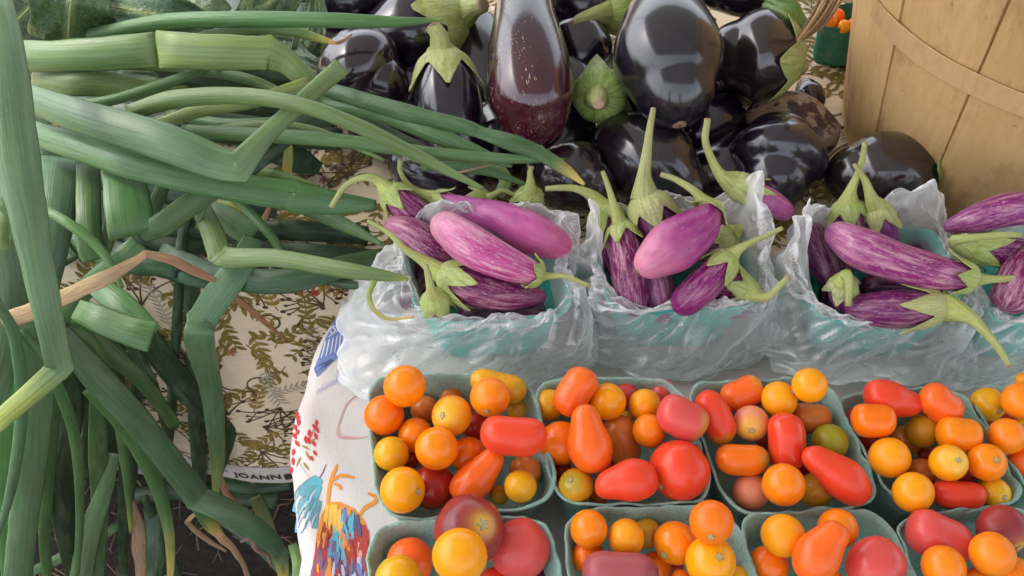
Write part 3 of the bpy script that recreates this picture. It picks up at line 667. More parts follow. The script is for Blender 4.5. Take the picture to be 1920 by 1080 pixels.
# basket: (x, y, half length px, half width px, axis angle deg or None, colour, layer cm, scar offset or None, shoulder, shape, description)
T={
'b1':[(759,724,40,40,None,'O',8.6,None,'','r','orange round tomato standing highest at the back left corner'),
(720,779,38,38,None,'o',8.0,None,'','r','deep orange round tomato leaning over the left rim'),
(779,816,33,33,None,'O',6.2,None,'','r','orange tomato half hidden behind the central orange one'),
(847,779,38,38,None,'Y',7.9,(-17,-5),'y','r','yellow orange tomato with a pale stem dimple facing up'),
(796,768,27,27,None,'T',5.2,None,'','r','brownish orange tomato sunk behind the dimpled yellow orange one'),
(845,742,23,23,None,'T',5.0,None,'','r','tan orange tomato deep against the back wall'),
(919,745,38,38,None,'O',8.6,(-6,25),'','r','orange round tomato with its dark stem scar pointing down'),
(935,724,54,28,14,'y',7.2,None,'g','p','yellow plum tomato with a green end at the back right'),
(971,767,21,21,None,'m',5.4,None,'','r','mustard tomato tucked behind the glossy red plum'),
(963,817,63,38,4,'R',8.4,None,'','p','glossy red plum tomato lying across the right side'),
(734,851,33,33,None,'y',7.0,None,'','r','mustard yellow round tomato at the left wall'),
(819,841,41,41,None,'O',8.3,None,'','r','large orange round tomato on top in the middle'),
(878,853,34,34,None,'o',6.3,None,'','r','orange tomato wedged behind the orange pear tomato'),
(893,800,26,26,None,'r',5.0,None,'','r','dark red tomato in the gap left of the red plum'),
(755,919,43,43,None,'Y',8.1,(35,-2),'','r','yellow orange tomato with scar facing right, front left corner'),
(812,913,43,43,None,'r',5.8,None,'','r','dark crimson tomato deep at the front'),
(897,891,62,36,-47,'V',8.2,None,'','pear','orange pear shaped tomato tilted up to the right'),
(985,884,31,31,None,'T',5.8,None,'','r','rust coloured tomato behind the small yellow one'),
(976,912,31,31,None,'y',7.0,None,'','r','small yellow tomato at the front right corner'),
(936,928,19,19,None,'m',5.0,None,'','r','mustard tomato low at the front wall'),
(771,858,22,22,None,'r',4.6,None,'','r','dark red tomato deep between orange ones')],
'b2':[(1029,759,30,30,None,'y',6.2,None,'g','r','yellow orange tomato in the back left corner'),
(1079,734,49,34,-58,'V',8.2,None,'','p','orange red plum tomato leaning at the back left'),
(1139,753,35,35,None,'Y',7.8,None,'','r','yellow orange round tomato at the back middle'),
(1170,737,28,28,None,'P',5.6,None,'','r','red tomato hidden against the back wall'),
(1209,759,30,30,None,'Y',7.2,None,'','r','small yellow orange tomato right of the back middle'),
(1242,738,28,28,None,'P',5.6,None,'','r','pinkish red tomato in the back right corner'),
(1279,784,48,39,28,'P',8.0,None,'g','p','pink oval tomato leaning over the right rim'),
(1052,831,42,42,None,'o',6.6,None,'','r','deep orange tomato partly hidden at the left wall'),
(1104,823,65,43,-100,'V',8.6,None,'','pear','red orange pear tomato standing wide end down'),
(1167,827,50,31,75,'T',6.8,None,'','p','dull orange plum tomato behind the red orange pear'),
(1217,808,32,32,None,'O',8.0,None,'','r','orange round tomato beside the pink oval one'),
(1172,786,16,16,None,'m',5.0,None,'','r','tiny bit of yellow tomato showing low in the middle'),
(1080,911,33,33,None,'y',7.0,(-13,-17),'g','r','yellow tomato with a green stem scar, front left'),
(1174,903,60,40,170,'R',8.2,None,'','pear','bright red pear tomato lying along the front'),
(1274,882,58,58,None,'R',8.2,(-46,27),'','b','large pinkish red round tomato at the right'),
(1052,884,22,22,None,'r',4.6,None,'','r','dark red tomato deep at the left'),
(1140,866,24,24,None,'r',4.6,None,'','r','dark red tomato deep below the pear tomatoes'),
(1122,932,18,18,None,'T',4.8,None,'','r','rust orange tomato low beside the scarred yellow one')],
'b3':[(1342,783,53,31,66,'R',8.0,None,'g','p','long red plum tomato leaning at the left wall'),
(1391,738,40,30,-24,'V',7.4,(37,-14),'y','p','orange red plum with yellow end at the back'),
(1461,749,34,34,None,'Y',8.2,(19,-17),'','r','golden yellow round tomato at the back middle'),
(1518,722,33,33,None,'Y',9.0,None,'','r','yellow orange tomato perched on the back right rim'),
(1408,794,34,34,None,'S',8.0,(-7,9),'y','r','salmon tomato with its stem end facing up'),
(1521,784,36,29,5,'T',6.4,None,'','p','tan orange oval tomato by the right wall'),
(1475,829,55,36,87,'R',8.0,None,'','p','upright red plum tomato in the middle'),
(1391,862,49,30,2,'o',7.2,None,'g','p','orange plum tomato lying at the left'),
(1556,829,34,34,None,'L',6.8,None,'','r','lime green tomato by the right wall'),
(1568,889,73,40,218,'R',8.2,None,'','pear','long red tomato lying diagonally at the front right'),
(1469,909,40,40,None,'O',8.4,None,'','r','orange round tomato at the front middle'),
(1408,922,35,35,None,'S',6.2,None,'','r','pale salmon tomato in the front left corner'),
(1529,919,33,33,None,'m',6.0,None,'','r','olive yellow tomato beneath the long red one'),
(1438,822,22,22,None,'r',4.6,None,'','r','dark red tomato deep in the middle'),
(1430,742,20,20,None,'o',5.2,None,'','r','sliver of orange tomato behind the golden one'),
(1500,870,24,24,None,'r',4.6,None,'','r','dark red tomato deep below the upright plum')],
'b4':[(1675,750,55,36,14,'R',7.8,None,'','pear','lumpy red orange tomato at the back'),
(1637,788,40,33,0,'o',8.2,None,'','p','deep orange oval tomato at the left'),
(1763,758,41,33,42,'V',7.8,None,'','p','red orange plum tomato at the back right'),
(1730,808,33,33,None,'m',6.6,None,'','r','mustard tomato in the middle behind the orange ones'),
(1798,815,40,34,8,'O',8.0,(5,-17),'','r','orange tomato with a pale stem scar by the right wall'),
(1668,858,38,38,None,'Y',7.8,None,'','r','yellow orange round tomato at the left wall'),
(1700,825,28,28,None,'T',6.2,None,'','r','dull orange tomato between mustard and yellow orange ones'),
(1778,868,37,34,10,'Y',8.4,(3,-12),'w','r','brightest yellow tomato with scar on top, centre'),
(1850,867,35,35,None,'O',8.0,(2,-11),'','r','orange tomato with scar on top at the right'),
(1712,923,38,38,None,'Y',8.0,None,'','r','yellow orange tomato in the front left corner'),
(1728,887,27,27,None,'T',6.0,None,'','r','dull orange tomato low beside the brightest yellow one'),
(1797,928,49,28,4,'R',7.0,None,'','p','red plum tomato lying along the front wall'),
(1863,925,30,30,None,'y',6.8,(7,2),'','r','yellow tomato with scar at the front right'),
(1592,777,19,19,None,'P',5.2,None,'','r','red tomato deep in the back left corner'),
(1815,782,19,19,None,'T',5.4,None,'','r','dull orange tomato deep at the right wall'),
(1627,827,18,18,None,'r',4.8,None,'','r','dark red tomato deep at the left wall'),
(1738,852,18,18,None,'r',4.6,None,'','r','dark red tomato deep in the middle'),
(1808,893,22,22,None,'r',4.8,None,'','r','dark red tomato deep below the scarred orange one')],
'b5':[(1852,758,32,32,None,'y',7.4,(8,10),'','r','amber tomato with a small dark scar at the back left'),
(1913,752,34,34,None,'O',7.8,None,'','r','orange round tomato at the photo edge, back'),
(1888,818,34,34,None,'O',7.8,None,'','r','orange round tomato in the middle by the photo edge'),
(1856,800,15,15,None,'T',5.0,None,'','r','sliver of rust tomato at the left wall'),
(1893,777,19,19,None,'P',5.0,None,'','r','pinkish red tomato between the orange ones'),
(1920,795,19,19,None,'y',5.6,None,'','r','yellow tomato cut by the photo edge'),
(1917,865,27,27,None,'V',6.4,None,'','r','red orange tomato cut by the photo edge'),
(1921,713,16,16,None,'Y',7.6,None,'','r','yellow orange tomato at the very back by the edge'),
(1922,886,13,13,None,'L',5.8,None,'','r','green tomato at the photo edge')],
'f1':[(880,994,68,66,0,'D',9.2,(31,-26),'w','b','largest tomato, purple red with yellow stem end'),
(862,1043,52,52,None,'Y',9.4,None,'','r','big yellow orange tomato in front of the purple red one'),
(975,1029,58,57,0,'P',7.8,None,'','b','large pinkish red tomato at the right wall'),
(769,1053,46,44,None,'V',6.8,None,'','r','orange red tomato with a pointed tip at the left'),
(746,1086,45,45,None,'y',7.6,None,'g','r','greenish yellow tomato at the bottom left'),
(924,1090,26,26,None,'R',6.6,None,'','r','red tomato peeking up at the bottom edge'),
(1002,1094,34,34,None,'K',7.0,None,'','r','dark brown tomato at the bottom edge right')],
'f2':[(1104,992,36,36,None,'O',7.8,None,'','r','orange round tomato in the back left corner'),
(1174,1008,35,35,None,'Y',7.4,None,'','r','yellow orange round tomato at the back middle'),
(1213,1000,28,28,None,'m',5.8,None,'','r','olive yellow tomato against the back wall'),
(1266,1018,41,41,None,'O',8.0,(-27,17),'','r','orange tomato with scar at its lower left'),
(1334,979,43,41,None,'o',8.8,(-9,19),'','r','deep orange tomato perched on the back right corner'),
(1332,1053,49,47,None,'Y',8.6,(9,-22),'','r','large yellow orange tomato with scar on top at right'),
(1163,1078,72,44,4,'U',8.0,None,'b','p','dusky purple oval tomato at the bottom'),
(1104,1045,33,33,None,'o',6.0,None,'','r','deep orange tomato below the back left one'),
(1229,1066,31,31,None,'o',6.6,None,'','r','deep orange tomato right of the purple one'),
(1386,1080,19,19,None,'y',6.0,None,'','r','yellow tomato in the bottom right corner'),
(1276,1088,20,20,None,'o',6.2,None,'','r','sliver of orange tomato at the bottom edge'),
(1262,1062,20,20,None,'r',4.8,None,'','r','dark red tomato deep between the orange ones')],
'f3':[(1468,1004,42,40,None,'Y',8.2,None,'','r','yellow orange round tomato at the back left'),
(1571,991,38,37,None,'O',7.8,(33,20),'','r','orange round tomato at the back right'),
(1540,1033,64,44,-55,'V',8.6,None,'','pear','orange red pear tomato leaning up to the right'),
(1642,1060,60,52,8,'P',8.4,None,'','b','large magenta pink tomato at the right wall'),
(1441,1060,37,37,None,'o',7.0,None,'','r','deep orange tomato at the left wall'),
(1545,1095,36,36,None,'O',7.8,None,'','r','orange tomato at the bottom edge')],
'f4':[(1760,1008,61,45,24,'P',7.8,None,'','p','dusky pink oval tomato at the back left'),
(1880,993,48,47,None,'D',7.8,(13,27),'w','b','dark purple red tomato with yellow star scar at the back'),
(1769,1063,40,40,None,'O',8.6,None,'','r','orange round tomato in front of the pink oval one'),
(1860,1039,41,41,None,'O',8.8,None,'','r','orange round tomato in front of the dark purple one'),
(1900,1080,37,37,None,'O',8.4,None,'','r','orange tomato at the bottom right corner of the photo'),
(1832,1086,22,22,None,'o',6.8,None,'','r','orange tomato peeking up at the bottom edge')]}
items=[]
for bk,lst in T.items():
    for it in lst:
        x,y,a,b,ang,colk,zc,scar,sh,shape,desc=it
        t=depth(P(x,y,zc/100)); an=math.radians(ang or 0)
        it2=dict(b=bk,x=x,y=y,a=a,bb=b,ang=an,col=colk,t=t,z0=zc,scar=scar,sh=sh,shape=shape,desc=desc)
        it2['sub']=[(x+math.cos(an)*k*(a-b),y+math.sin(an)*k*(a-b)) for k in ((-1,-.33,.33,1) if a-b>8 else (0,))]
        items.append(it2)
# settle: slide along the line of sight until fruits only touch
for itn in range(80):
    mv=0
    for i in range(len(items)):
        A=items[i]
        for j in range(i+1,len(items)):
            B=items[j]
            if abs(A['x']-B['x'])>150 or abs(A['y']-B['y'])>150: continue
            for (ax,ay) in A['sub']:
                for (bx,by) in B['sub']:
                    pa_=CAM+ray(ax,ay)*A['t']; pb_=CAM+ray(bx,by)*B['t']; ra=A['bb']*A['t']/F; rb=B['bb']*B['t']/F
                    d=(pa_-pb_).length; ov=(ra+rb)*.955-d
                    if ov>0:
                        s=.35*ov
                        if A['z0']>=B['z0']: A['t']-=s*.4; B['t']+=s*.6
                        else: A['t']+=s*.6; B['t']-=s*.4
    for A in items:
        for (ax,ay) in A['sub']:
            p=CAM+ray(ax,ay)*A['t']; r=A['bb']*A['t']/F
            if p.z-r<.008: A['t']-=(.008+r-p.z)*.6
            lo=depth(P(A['x'],A['y'],A['z0']/100+.02))
            if A['t']<lo: A['t']+= (lo-A['t'])*.5
def tomato(it,seed):
    c=CAM+ray(it['x'],it['y'])*it['t']; k=it['t']/F; ra,rb=it['a']*k,it['bb']*k; rg=random.Random(seed)
    long=it['a']>it['bb']*1.12 and it['shape']!='b'
    if long: z=(RIGHT*math.cos(it['ang'])+DOWN*math.sin(it['ang'])).normalized()
    elif it['scar']:
        sx,sy=it['scar'][0]/it['a'],it['scar'][1]/it['bb']; z=(RIGHT*sx+DOWN*sy-FWD*math.sqrt(max(.02,1-sx*sx-sy*sy))).normalized()
    else: z=Vector((rg.uniform(-1,1),rg.uniform(0,1),rg.uniform(-.9,.1))).normalized()
    xax=z.orthogonal().normalized(); yax=z.cross(xax)
    NU,NV=30,20; v=[];cl=[];tc=[]; main=np.array(PAL[it['col']]); sh=np.array(SH[it['sh']]) if it['sh'] else main*np.array((.97,1.12,1))
    so=Vector((seed*3.7,seed*1.3,0)); shape=it['shape']
    def vert(th,ph):
        st,ct=math.sin(th),math.cos(th)
        if long:
            n=2.5; e=(abs(ct)**n+abs(st)**n)**(-1/n); r=rb*st*e; h=ra*ct*e
            if shape=='pear': q=h/ra; u=min(1,max(0,(q+.25)/.85)); r*=1-.27*u*u*(3-2*u)+.05*math.exp(-((q-.8)/.3)**2); 
            else: r*=1-.04*math.cos(h/ra*4)
            h0=h
        else:
            r=rb*st; h=ra*ct*(.97 if shape=='r' else .93)
            if shape=='b': r*=1+.025*math.cos(5*ph)*st
            h-= ra*.07*math.exp(-(th/.30)**2)
        p=xax*(r*math.cos(ph))+yax*(r*math.sin(ph))+z*h
        nn=noise.noise(p*(1.1/rb)+so); p*=1+(.035 if shape!='r' else .022)*nn
        if long: bend=.10*rb*((h/ra)**2-.3); p+=xax*bend
        return p
    for i in range(NV+1):
        th=math.pi*i/NV
        for j in range(NU):
            ph=2*math.pi*j/NU; p=vert(th,ph); v.append(c+p); tc.append((p.x/rb+seed,p.y/rb,p.z/rb))
            q=math.cos(th); f=min(1,max(0,(q-.45+.25*noise.noise(p*(2/rb)+so))/.5)); f=f*.85
            if shape=='b' and it['sh']=='w':
                band=math.exp(-((th-.95)/.55)**2)*(.5+.5*noise.noise(p*(1.6/rb)+so)*1.3); base=main*(1-.7*max(0,min(1,band)))+np.array((.10,.03,.05))*.7*max(0,min(1,band)); f=math.exp(-(th/.33)**2)
            else: base=main
            cl.append((*(base*(1-f)+sh*f),1))
    f=ring_faces(NV+1,NU)
    o=mk('tomato',v,f,'tomato_skin',attrs=dict(col=cl,tc=tc))
    tag(o,it['desc']+' in the '+BN[it['b']].replace(' tomato basket',' basket'),'tomato','loose tomatoes in the pint baskets')
    if it['scar'] or (long and it['sh']):
        if long: return o
        vv=[];M=14
        R0=rb*.14
        for q,(rr,hh) in enumerate(((0,.0),(.5,.0005),(1.0,.0002),(1.25,-.0012))):
            for j in range(M):
                ph=2*math.pi*j/M; star=1+.35*math.cos(5*ph)*(1 if q>0 else 0)
                th=R0*rr*star/ra; p=vert(max(.001,th),ph)+z*(hh+.0004); vv.append(c+p)
        mi=[0]*(2*M)+[1]*M
        mk('stem_scar',vv,ring_faces(4,M),None,o,mats=['stem_scar_pale','stem_scar'],midx=mi)
plain('stem_scar_pale',(.55,.47,.25),.7,0,900,.6)
for i,it in enumerate(items): tomato(it,i+1)
# ================================================================== EGGPLANTS
def eggplant(kind,pts,label,group,cat,name,cal=None,stem=None,col=None,pale=1.0,seed=0,tipcol=None,callen=None,scar=False,mat=None,stemcol=((.36,.43,.09),(.30,.34,.10)),calcol=(.27,.36,.08),m=36,lobes=5,open_end=False):
    """pts: (x,y,z cm,r px) from the blossom end to the stem end. stem: (x,y,z cm,r px)"""
    C=[]
    for (x,y,z,r) in pts:
        p=P(x,y,z/100); C.append((*p,px(p,r)))
    D,_=catmull(C,14); D=np.asarray(D); p=D[:,:3]
    # resample evenly
    L=np.concatenate([[0],np.cumsum(np.linalg.norm(np.diff(p,axis=0),axis=1))]); TL=L[-1]
    r0,r1=D[0,3],D[-1,3]; e0=r0*.92; e1=r1*.55            # rounded ends reach past the end points
    S=np.concatenate([TL+e1-0 - (TL+e0+e1)*(1-np.linspace(0,1,44))]) if False else np.linspace(-e0,TL+e1,52)
    # denser near the ends
    uu=np.linspace(0,1,56); S=-e0+(TL+e0+e1)*(.5-.5*np.cos(math.pi*uu))
    T0=(p[1]-p[0])/max(1e-9,np.linalg.norm(p[1]-p[0])); T1=(p[-1]-p[-2])/max(1e-9,np.linalg.norm(p[-1]-p[-2]))
    def at(s):
        if s<0: return p[0]+T0*s
        if s>TL: return p[-1]+T1*(s-TL)
        return np.array([np.interp(s,L,p[:,k]) for k in range(3)])
    def rad(s):
        r=float(np.interp(s,L,D[:,3]))
        lo=s+e0; k=e0+r0*.35
        if lo<k: r*=math.sqrt(max(0,1-(1-lo/k)**2))
        hi=TL+e1-s; k=e1+r1*.25
        if hi<k: r*=math.sqrt(max(0,1-(1-hi/k)**2.4))
        return r
    cen=np.array([at(s) for s in S]); Tn,A,B=frames(cen); th=np.linspace(0,2*math.pi,m,endpoint=False)
    v=[];cl=[];tc=[]; base=np.array(col); tip=np.array(tipcol if tipcol is not None else col); rm=max(D[:,3])
    for i,s in enumerate(S):
        r=rad(s); g=min(1,max(0,1-(s+e0)/((TL+e0+e1)*.55))); g=g**1.3
        for a in th:
            nz=noise.noise(Vector((math.cos(a)*.8+seed*3,math.sin(a)*.8,s/rm*.7)))
            d=A[i]*math.cos(a)+B[i]*math.sin(a); v.append(cen[i]+d*r*(1+(.035 if kind=='s' else .016)*nz))
            tc.append((math.cos(a)+seed*2.3,math.sin(a),s/rm))
            gg=min(1,max(0,g+.25*nz*g)); c=base*(1-gg)+tip*gg; cl.append((*c,pale*(1-.35*g)))
    f=ring_faces(len(S),m); f.append(tuple(range(m-1,-1,-1))); f.append(tuple((len(S)-1)*m+j for j in range(m)))
    o=mk(name,v,f,mat or ('striped_eggplant_skin' if kind=='s' else 'black_eggplant_skin'),attrs=dict(col=cl,tc=tc)); tag(o,label,cat,group)
    rg=random.Random(seed*13+5)
    if cal is not False:
        cl_len=(callen if callen else max(r1*1.5,rm*.62))*(.86 if kind=='s' else 1); NT=60; NR=12; send=TL+e1
        off=[rg.uniform(.8,1.2) for _ in range(lobes)]; ph0=rg.uniform(0,6.28); cv=[];cc=[];ct=[]
        for q in range(NR):
            u=q/(NR-1)
            for j in range(NT):
                a=2*math.pi*j/NT; l=(a-ph0)/(2*math.pi)*lobes; k=int(math.floor(l))%lobes; fr=l-math.floor(l); tri=abs(2*fr-1)   # 1 at gaps
                spike=(1-tri)**1.15*off[k]
                Lc=cl_len*(.42+.72*spike); s=send-Lc*u; s=max(s,-e0*.5); cpt=at(s); r=rad(s)
                i=min(range(0,len(S)),key=lambda z:abs(S[z]-s)) if False else int(min(len(S)-1,max(0,np.searchsorted(S,s))))
                d=A[i]*math.cos(a)+B[i]*math.sin(a)
                lift=.0009+.0022*u*u*spike+(.0012 if kind=='s' else .0022)*(1-u)*math.sin(u*3.1)+.0007*noise.noise(Vector((a*3,u*5,seed)))
                if u>.85: lift+=.0035*(u-.85)/.15*max(0,spike-.35)*(rg.random()*.3+.85)
                hub=max(0,(.22-u)/.22)
                cv.append(cpt+d*(r*1.02+lift+hub*.0)+Tn[-1]*hub*r1*.12); g=u*u
                cc.append((*(np.array(calcol)*(1-.25*g)+np.array((.30,.28,.12))*.25*g),1)); ct.append((math.cos(a)*1.5+seed,math.sin(a)*1.5,s*70))
        cf=ring_faces(NR,NT); co=mk('calyx',cv,[tuple(reversed(q)) for q in cf],'calyx',o,attrs=dict(col=cc,tc=ct))
        sm=co.modifiers.new('thick','SOLIDIFY'); sm.thickness=.0009; sm.offset=1
    if stem:
        rows=[]; en=at(TL+e1); rows.append((*(at(TL+e1-.3*e1)),px(Vector(en),stem[0][3]*1.6)))
        for (x,y,z,r) in stem:
            q_=P(x,y,z/100); rows.append((*q_,px(q_,r*(.84 if kind=='s' else 1))))
        Q,_=catmull(rows,7); st=tube('stem',Q,'calyx',o,12,stemcol[0],stemcol[1],.07)
        e=Q[-1]; tdir=Q[-1,:3]-Q[-2,:3]; tdir/=np.linalg.norm(tdir); r=e[3]
        tube('cut_end',[(*(e[:3]-tdir*r*.1),r*1.03),(*(e[:3]+tdir*r*.25),r*1.05),(*(e[:3]+tdir*r*.35),r*.7)],'scar_tan',o,12)
    if scar:
        i=2; cvv=[]; M=12
        for k,(ss,of) in enumerate(((-e0+.00002,.0004),(-e0+rm*.005,.0005),(-e0+rm*.013,.0003))):
            r=rad(ss)
            for j in range(M):
                a=2*math.pi*j/M; cvv.append(at(ss)+ (A[0]*math.cos(a)+B[0]*math.sin(a))*r*(1+.1*math.sin(3*a)) - T0*of)
        mk('blossom_scar',cvv,ring_faces(3,M)+[tuple(range(M))],'scar_tan',o)
    return o
PU=(.13,.010,.075); DP=(.060,.007,.042); PK=(.60,.17,.33); VI=(.24,.05,.17); PALE=(.66,.26,.36); MG=(.38,.05,.19)
GS='striped purple eggplants in the bagged baskets'
def se(pts,label,**k):
    c=k.get('col',PU); k['col']=(c[0]*1.3,c[1]*.95,c[2]*1.3); cc=k.get('calcol',(.27,.36,.08)); k['calcol']=tuple(x*1.3 for x in cc); k.setdefault('stemcol',((.46,.54,.12),(.38,.42,.13)))
    return eggplant('s',pts,label,GS,'eggplant','striped_eggplant',**k)
# --- first bag
se([(834,424,11,31),(880,458,11.3,39),(941,490,11,34),(1005,514,10,22)],'pale pink striped eggplant lying on top, stem pointing right, first bag',stem=[(1030,518,10,8),(1062,519,10.3,5.5),(1105,536,10,5)],col=(.38,.07,.2),tipcol=(.70,.32,.40),pale=1.2,seed=1)
se([(1046,458,8.6,30),(1000,440,9.6,39),(945,412,9.8,33),(884,392,9.3,22),(822,374,8.6,15)],'smooth bright pink eggplant whose tip points right, first bag',stem=[(785,362,8.8,11),(764,345,9.6,6.5),(750,320,10.8,5.5),(751,298,12,5)],col=(.36,.09,.25),tipcol=(.62,.12,.25),pale=.3,seed=2,callen=.020)
se([(742,426,8.4,24),(775,440,8.4,31),(815,470,8,32),(850,488,7.6,26)],'rosy striped eggplant with blunt end facing left, under the pale pink one',cal=False,col=PU,tipcol=(.48,.14,.27),seed=3)
se([(795,412,7.6,28),(765,392,8.8,30),(736,366,9.6,25)],'striped purple eggplant with hooked stem reaching over the left of the first bag',stem=[(708,340,10.4,13),(682,333,10.8,8),(648,348,10.2,6.5),(621,388,9.2,6)],col=(.17,.02,.10),seed=4,callen=.021)
se([(1010,556,7,16),(945,551,8,32),(884,536,8.4,37),(838,516,8.6,25)],'dark striped eggplant at the bottom of the first bag with spread green calyx',stem=[(792,488,9.4,13),(758,466,10.2,8),(731,438,11,6.5),(690,414,11.6,4.5)],col=(.12,.010,.065),tipcol=(.2,.025,.11),pale=.8,seed=5,callen=.036)
se([(824,588,6.8,20),(820,578,7.2,24),(815,562,8.2,22)],'small eggplant end pointing down at the front left corner, first bag',stem=[(808,540,9.6,11),(802,512,10.6,7.5),(798,498,11,6)],col=(.2,.02,.11),seed=6,callen=.022)
se([(872,392,6,20),(890,384,7,24),(906,376,7.6,22)],'pink eggplant peeking out behind the smooth bright pink one',stem=[(925,366,8.2,8),(943,357,8.7,5.5),(968,367,8.4,5)],col=(.45,.13,.3),seed=7,callen=.016)
se([(988,408,6,22),(990,392,7,26),(993,368,8.6,22)],'purple eggplant standing upright at the back right of the first bag',stem=[(995,338,10.2,9),(994,322,11,6),(996,314,11.4,6.5)],col=(.26,.05,.18),seed=8,callen=.014,pale=.7)
# --- second bag
se([(1188,566,6.4,32),(1180,520,7.4,34),(1174,470,8.6,31),(1166,432,9.4,25)],'long striped purple eggplant standing at the left of the second bag',stem=[(1156,402,10.6,12),(1144,360,12,7),(1130,322,13.2,5)],col=(.13,.014,.075),seed=9,callen=.018)
se([(1165,500,6,30),(1150,445,7.4,34),(1134,402,8.6,30)],'dark striped eggplant behind the left standing one, stem curving left',stem=[(1110,368,9.8,14),(1080,354,10.4,8.5),(1050,352,10.6,7),(1024,354,10.6,6)],col=(.12,.013,.07),seed=10,callen=.026)
se([(1250,470,8,36),(1235,430,9.2,42),(1215,382,10.8,36)],'deep purple eggplant with tall upright brownish stem, back of second bag',stem=[(1207,330,12.6,17),(1213,285,14,11),(1219,240,15.6,8),(1225,204,17,6)],col=DP,pale=.35,seed=11,callen=.031,calcol=(.32,.33,.12),stemcol=((.36,.38,.14),(.42,.40,.13)))
se([(1222,490,10.8,37),(1262,461,11.2,51),(1308,428,11.2,40),(1334,400,11.2,24)],'plump round pink eggplant on top of the second bag',stem=[(1318,376,11.8,15),(1298,356,12.4,9),(1266,336,12.8,7),(1240,327,13,6)],col=(.26,.025,.17),tipcol=(.74,.27,.37),pale=.3,seed=12,callen=.014,scar=True)
se([(1285,566,8,30),(1318,535,9,33),(1345,506,9.8,29),(1362,488,10.2,23)],'slim purple eggplant leaning right with stem up, front of second bag',stem=[(1382,470,10.8,13),(1405,456,11.2,7),(1436,442,11.6,5.5),(1466,428,12,5)],col=(.16,.010,.10),pale=.6,seed=13,callen=.024)
se([(1340,522,7.4,27),(1370,532,7.8,29),(1398,544,8,22)],'striped purple eggplant with bent brown stem at the right of the second bag',stem=[(1420,555,8.4,15),(1440,556,9,9),(1458,540,9.8,7.5),(1477,521,10.4,7)],col=(.13,.014,.075),seed=14,callen=.018)
se([(1320,470,6.4,24),(1348,452,7.2,26),(1365,442,7.8,24)],'eggplant with ridged green cap between the plump pink one and the bag',stem=[(1385,430,8.2,12),(1394,424,8.4,9)],col=PU,seed=15,callen=.032,calcol=(.26,.29,.08))
se([(1240,580,5.4,30),(1232,545,6.2,33),(1226,510,6.6,28)],'pale streaked eggplant deep under the plump round pink one',cal=False,col=(.2,.08,.16),seed=16)
se([(1470,396,9,20),(1440,376,10,24),(1402,358,10.8,23),(1380,346,11.2,21)],'purple eggplant with long stem pointing up between second and third bags',stem=[(1354,330,12.2,15),(1338,306,13.2,9.5),(1322,265,14.8,8),(1327,224,16.2,7)],col=(.33,.08,.22),pale=.6,seed=17,callen=.030,calcol=(.33,.38,.12))
# --- third bag
se([(1572,440,10.2,28),(1616,466,10.8,39),(1678,490,10.8,37),(1745,509,10.4,34),(1815,522,9.8,24)],'longest striped eggplant lying across the third bag',stem=[(1850,524,10,11),(1884,523,10.2,8),(1930,519,10.4,7)],col=(.20,.025,.12),tipcol=(.45,.13,.3),seed=18,callen=.028)
se([(1608,578,7.6,27),(1663,580,8.2,36),(1716,578,8.4,35),(1752,574,8.4,28)],'dark purple eggplant at the bottom of the third bag, drooping stem',stem=[(1812,592,8.8,19),(1842,617,9,11),(1872,652,9,8),(1892,686,8.8,6)],col=(.11,.012,.075),pale=.6,seed=19,callen=.038,calcol=(.36,.38,.13))
se([(1582,566,6.8,22),(1580,550,7.6,25),(1581,534,8.6,22)],'small eggplant with knobbly green cap at the left of the third bag',stem=[(1588,516,9.8,13),(1592,535,9.6,10),(1590,572,8.6,7)],col=(.2,.03,.13),seed=20,callen=.014,calcol=(.36,.40,.17))
se([(1592,440,7.4,26),(1590,415,8.4,29),(1590,390,9.4,25)],'purple eggplant standing at the back of the third bag with tall stem',stem=[(1595,358,10.8,13),(1606,332,11.8,8),(1617,298,13.2,6.5),(1621,267,14.4,5.5)],col=(.15,.010,.10),seed=21,callen=.019)
se([(1662,452,7.4,24),(1653,425,8.4,27),(1645,398,9.4,24)],'lilac eggplant with forward bent stem beside the standing one, third bag',stem=[(1634,370,10.8,14),(1622,338,12,8),(1602,309,13,4.5)],col=(.20,.06,.18),seed=22,callen=.022,pale=.4,calcol=(.36,.38,.14))
se([(1556,520,6.6,25),(1540,482,7.4,28),(1518,432,8.4,25)],'dark purple eggplant half covered by the left side of the third bag',cal=False,col=DP,pale=.4,seed=23)
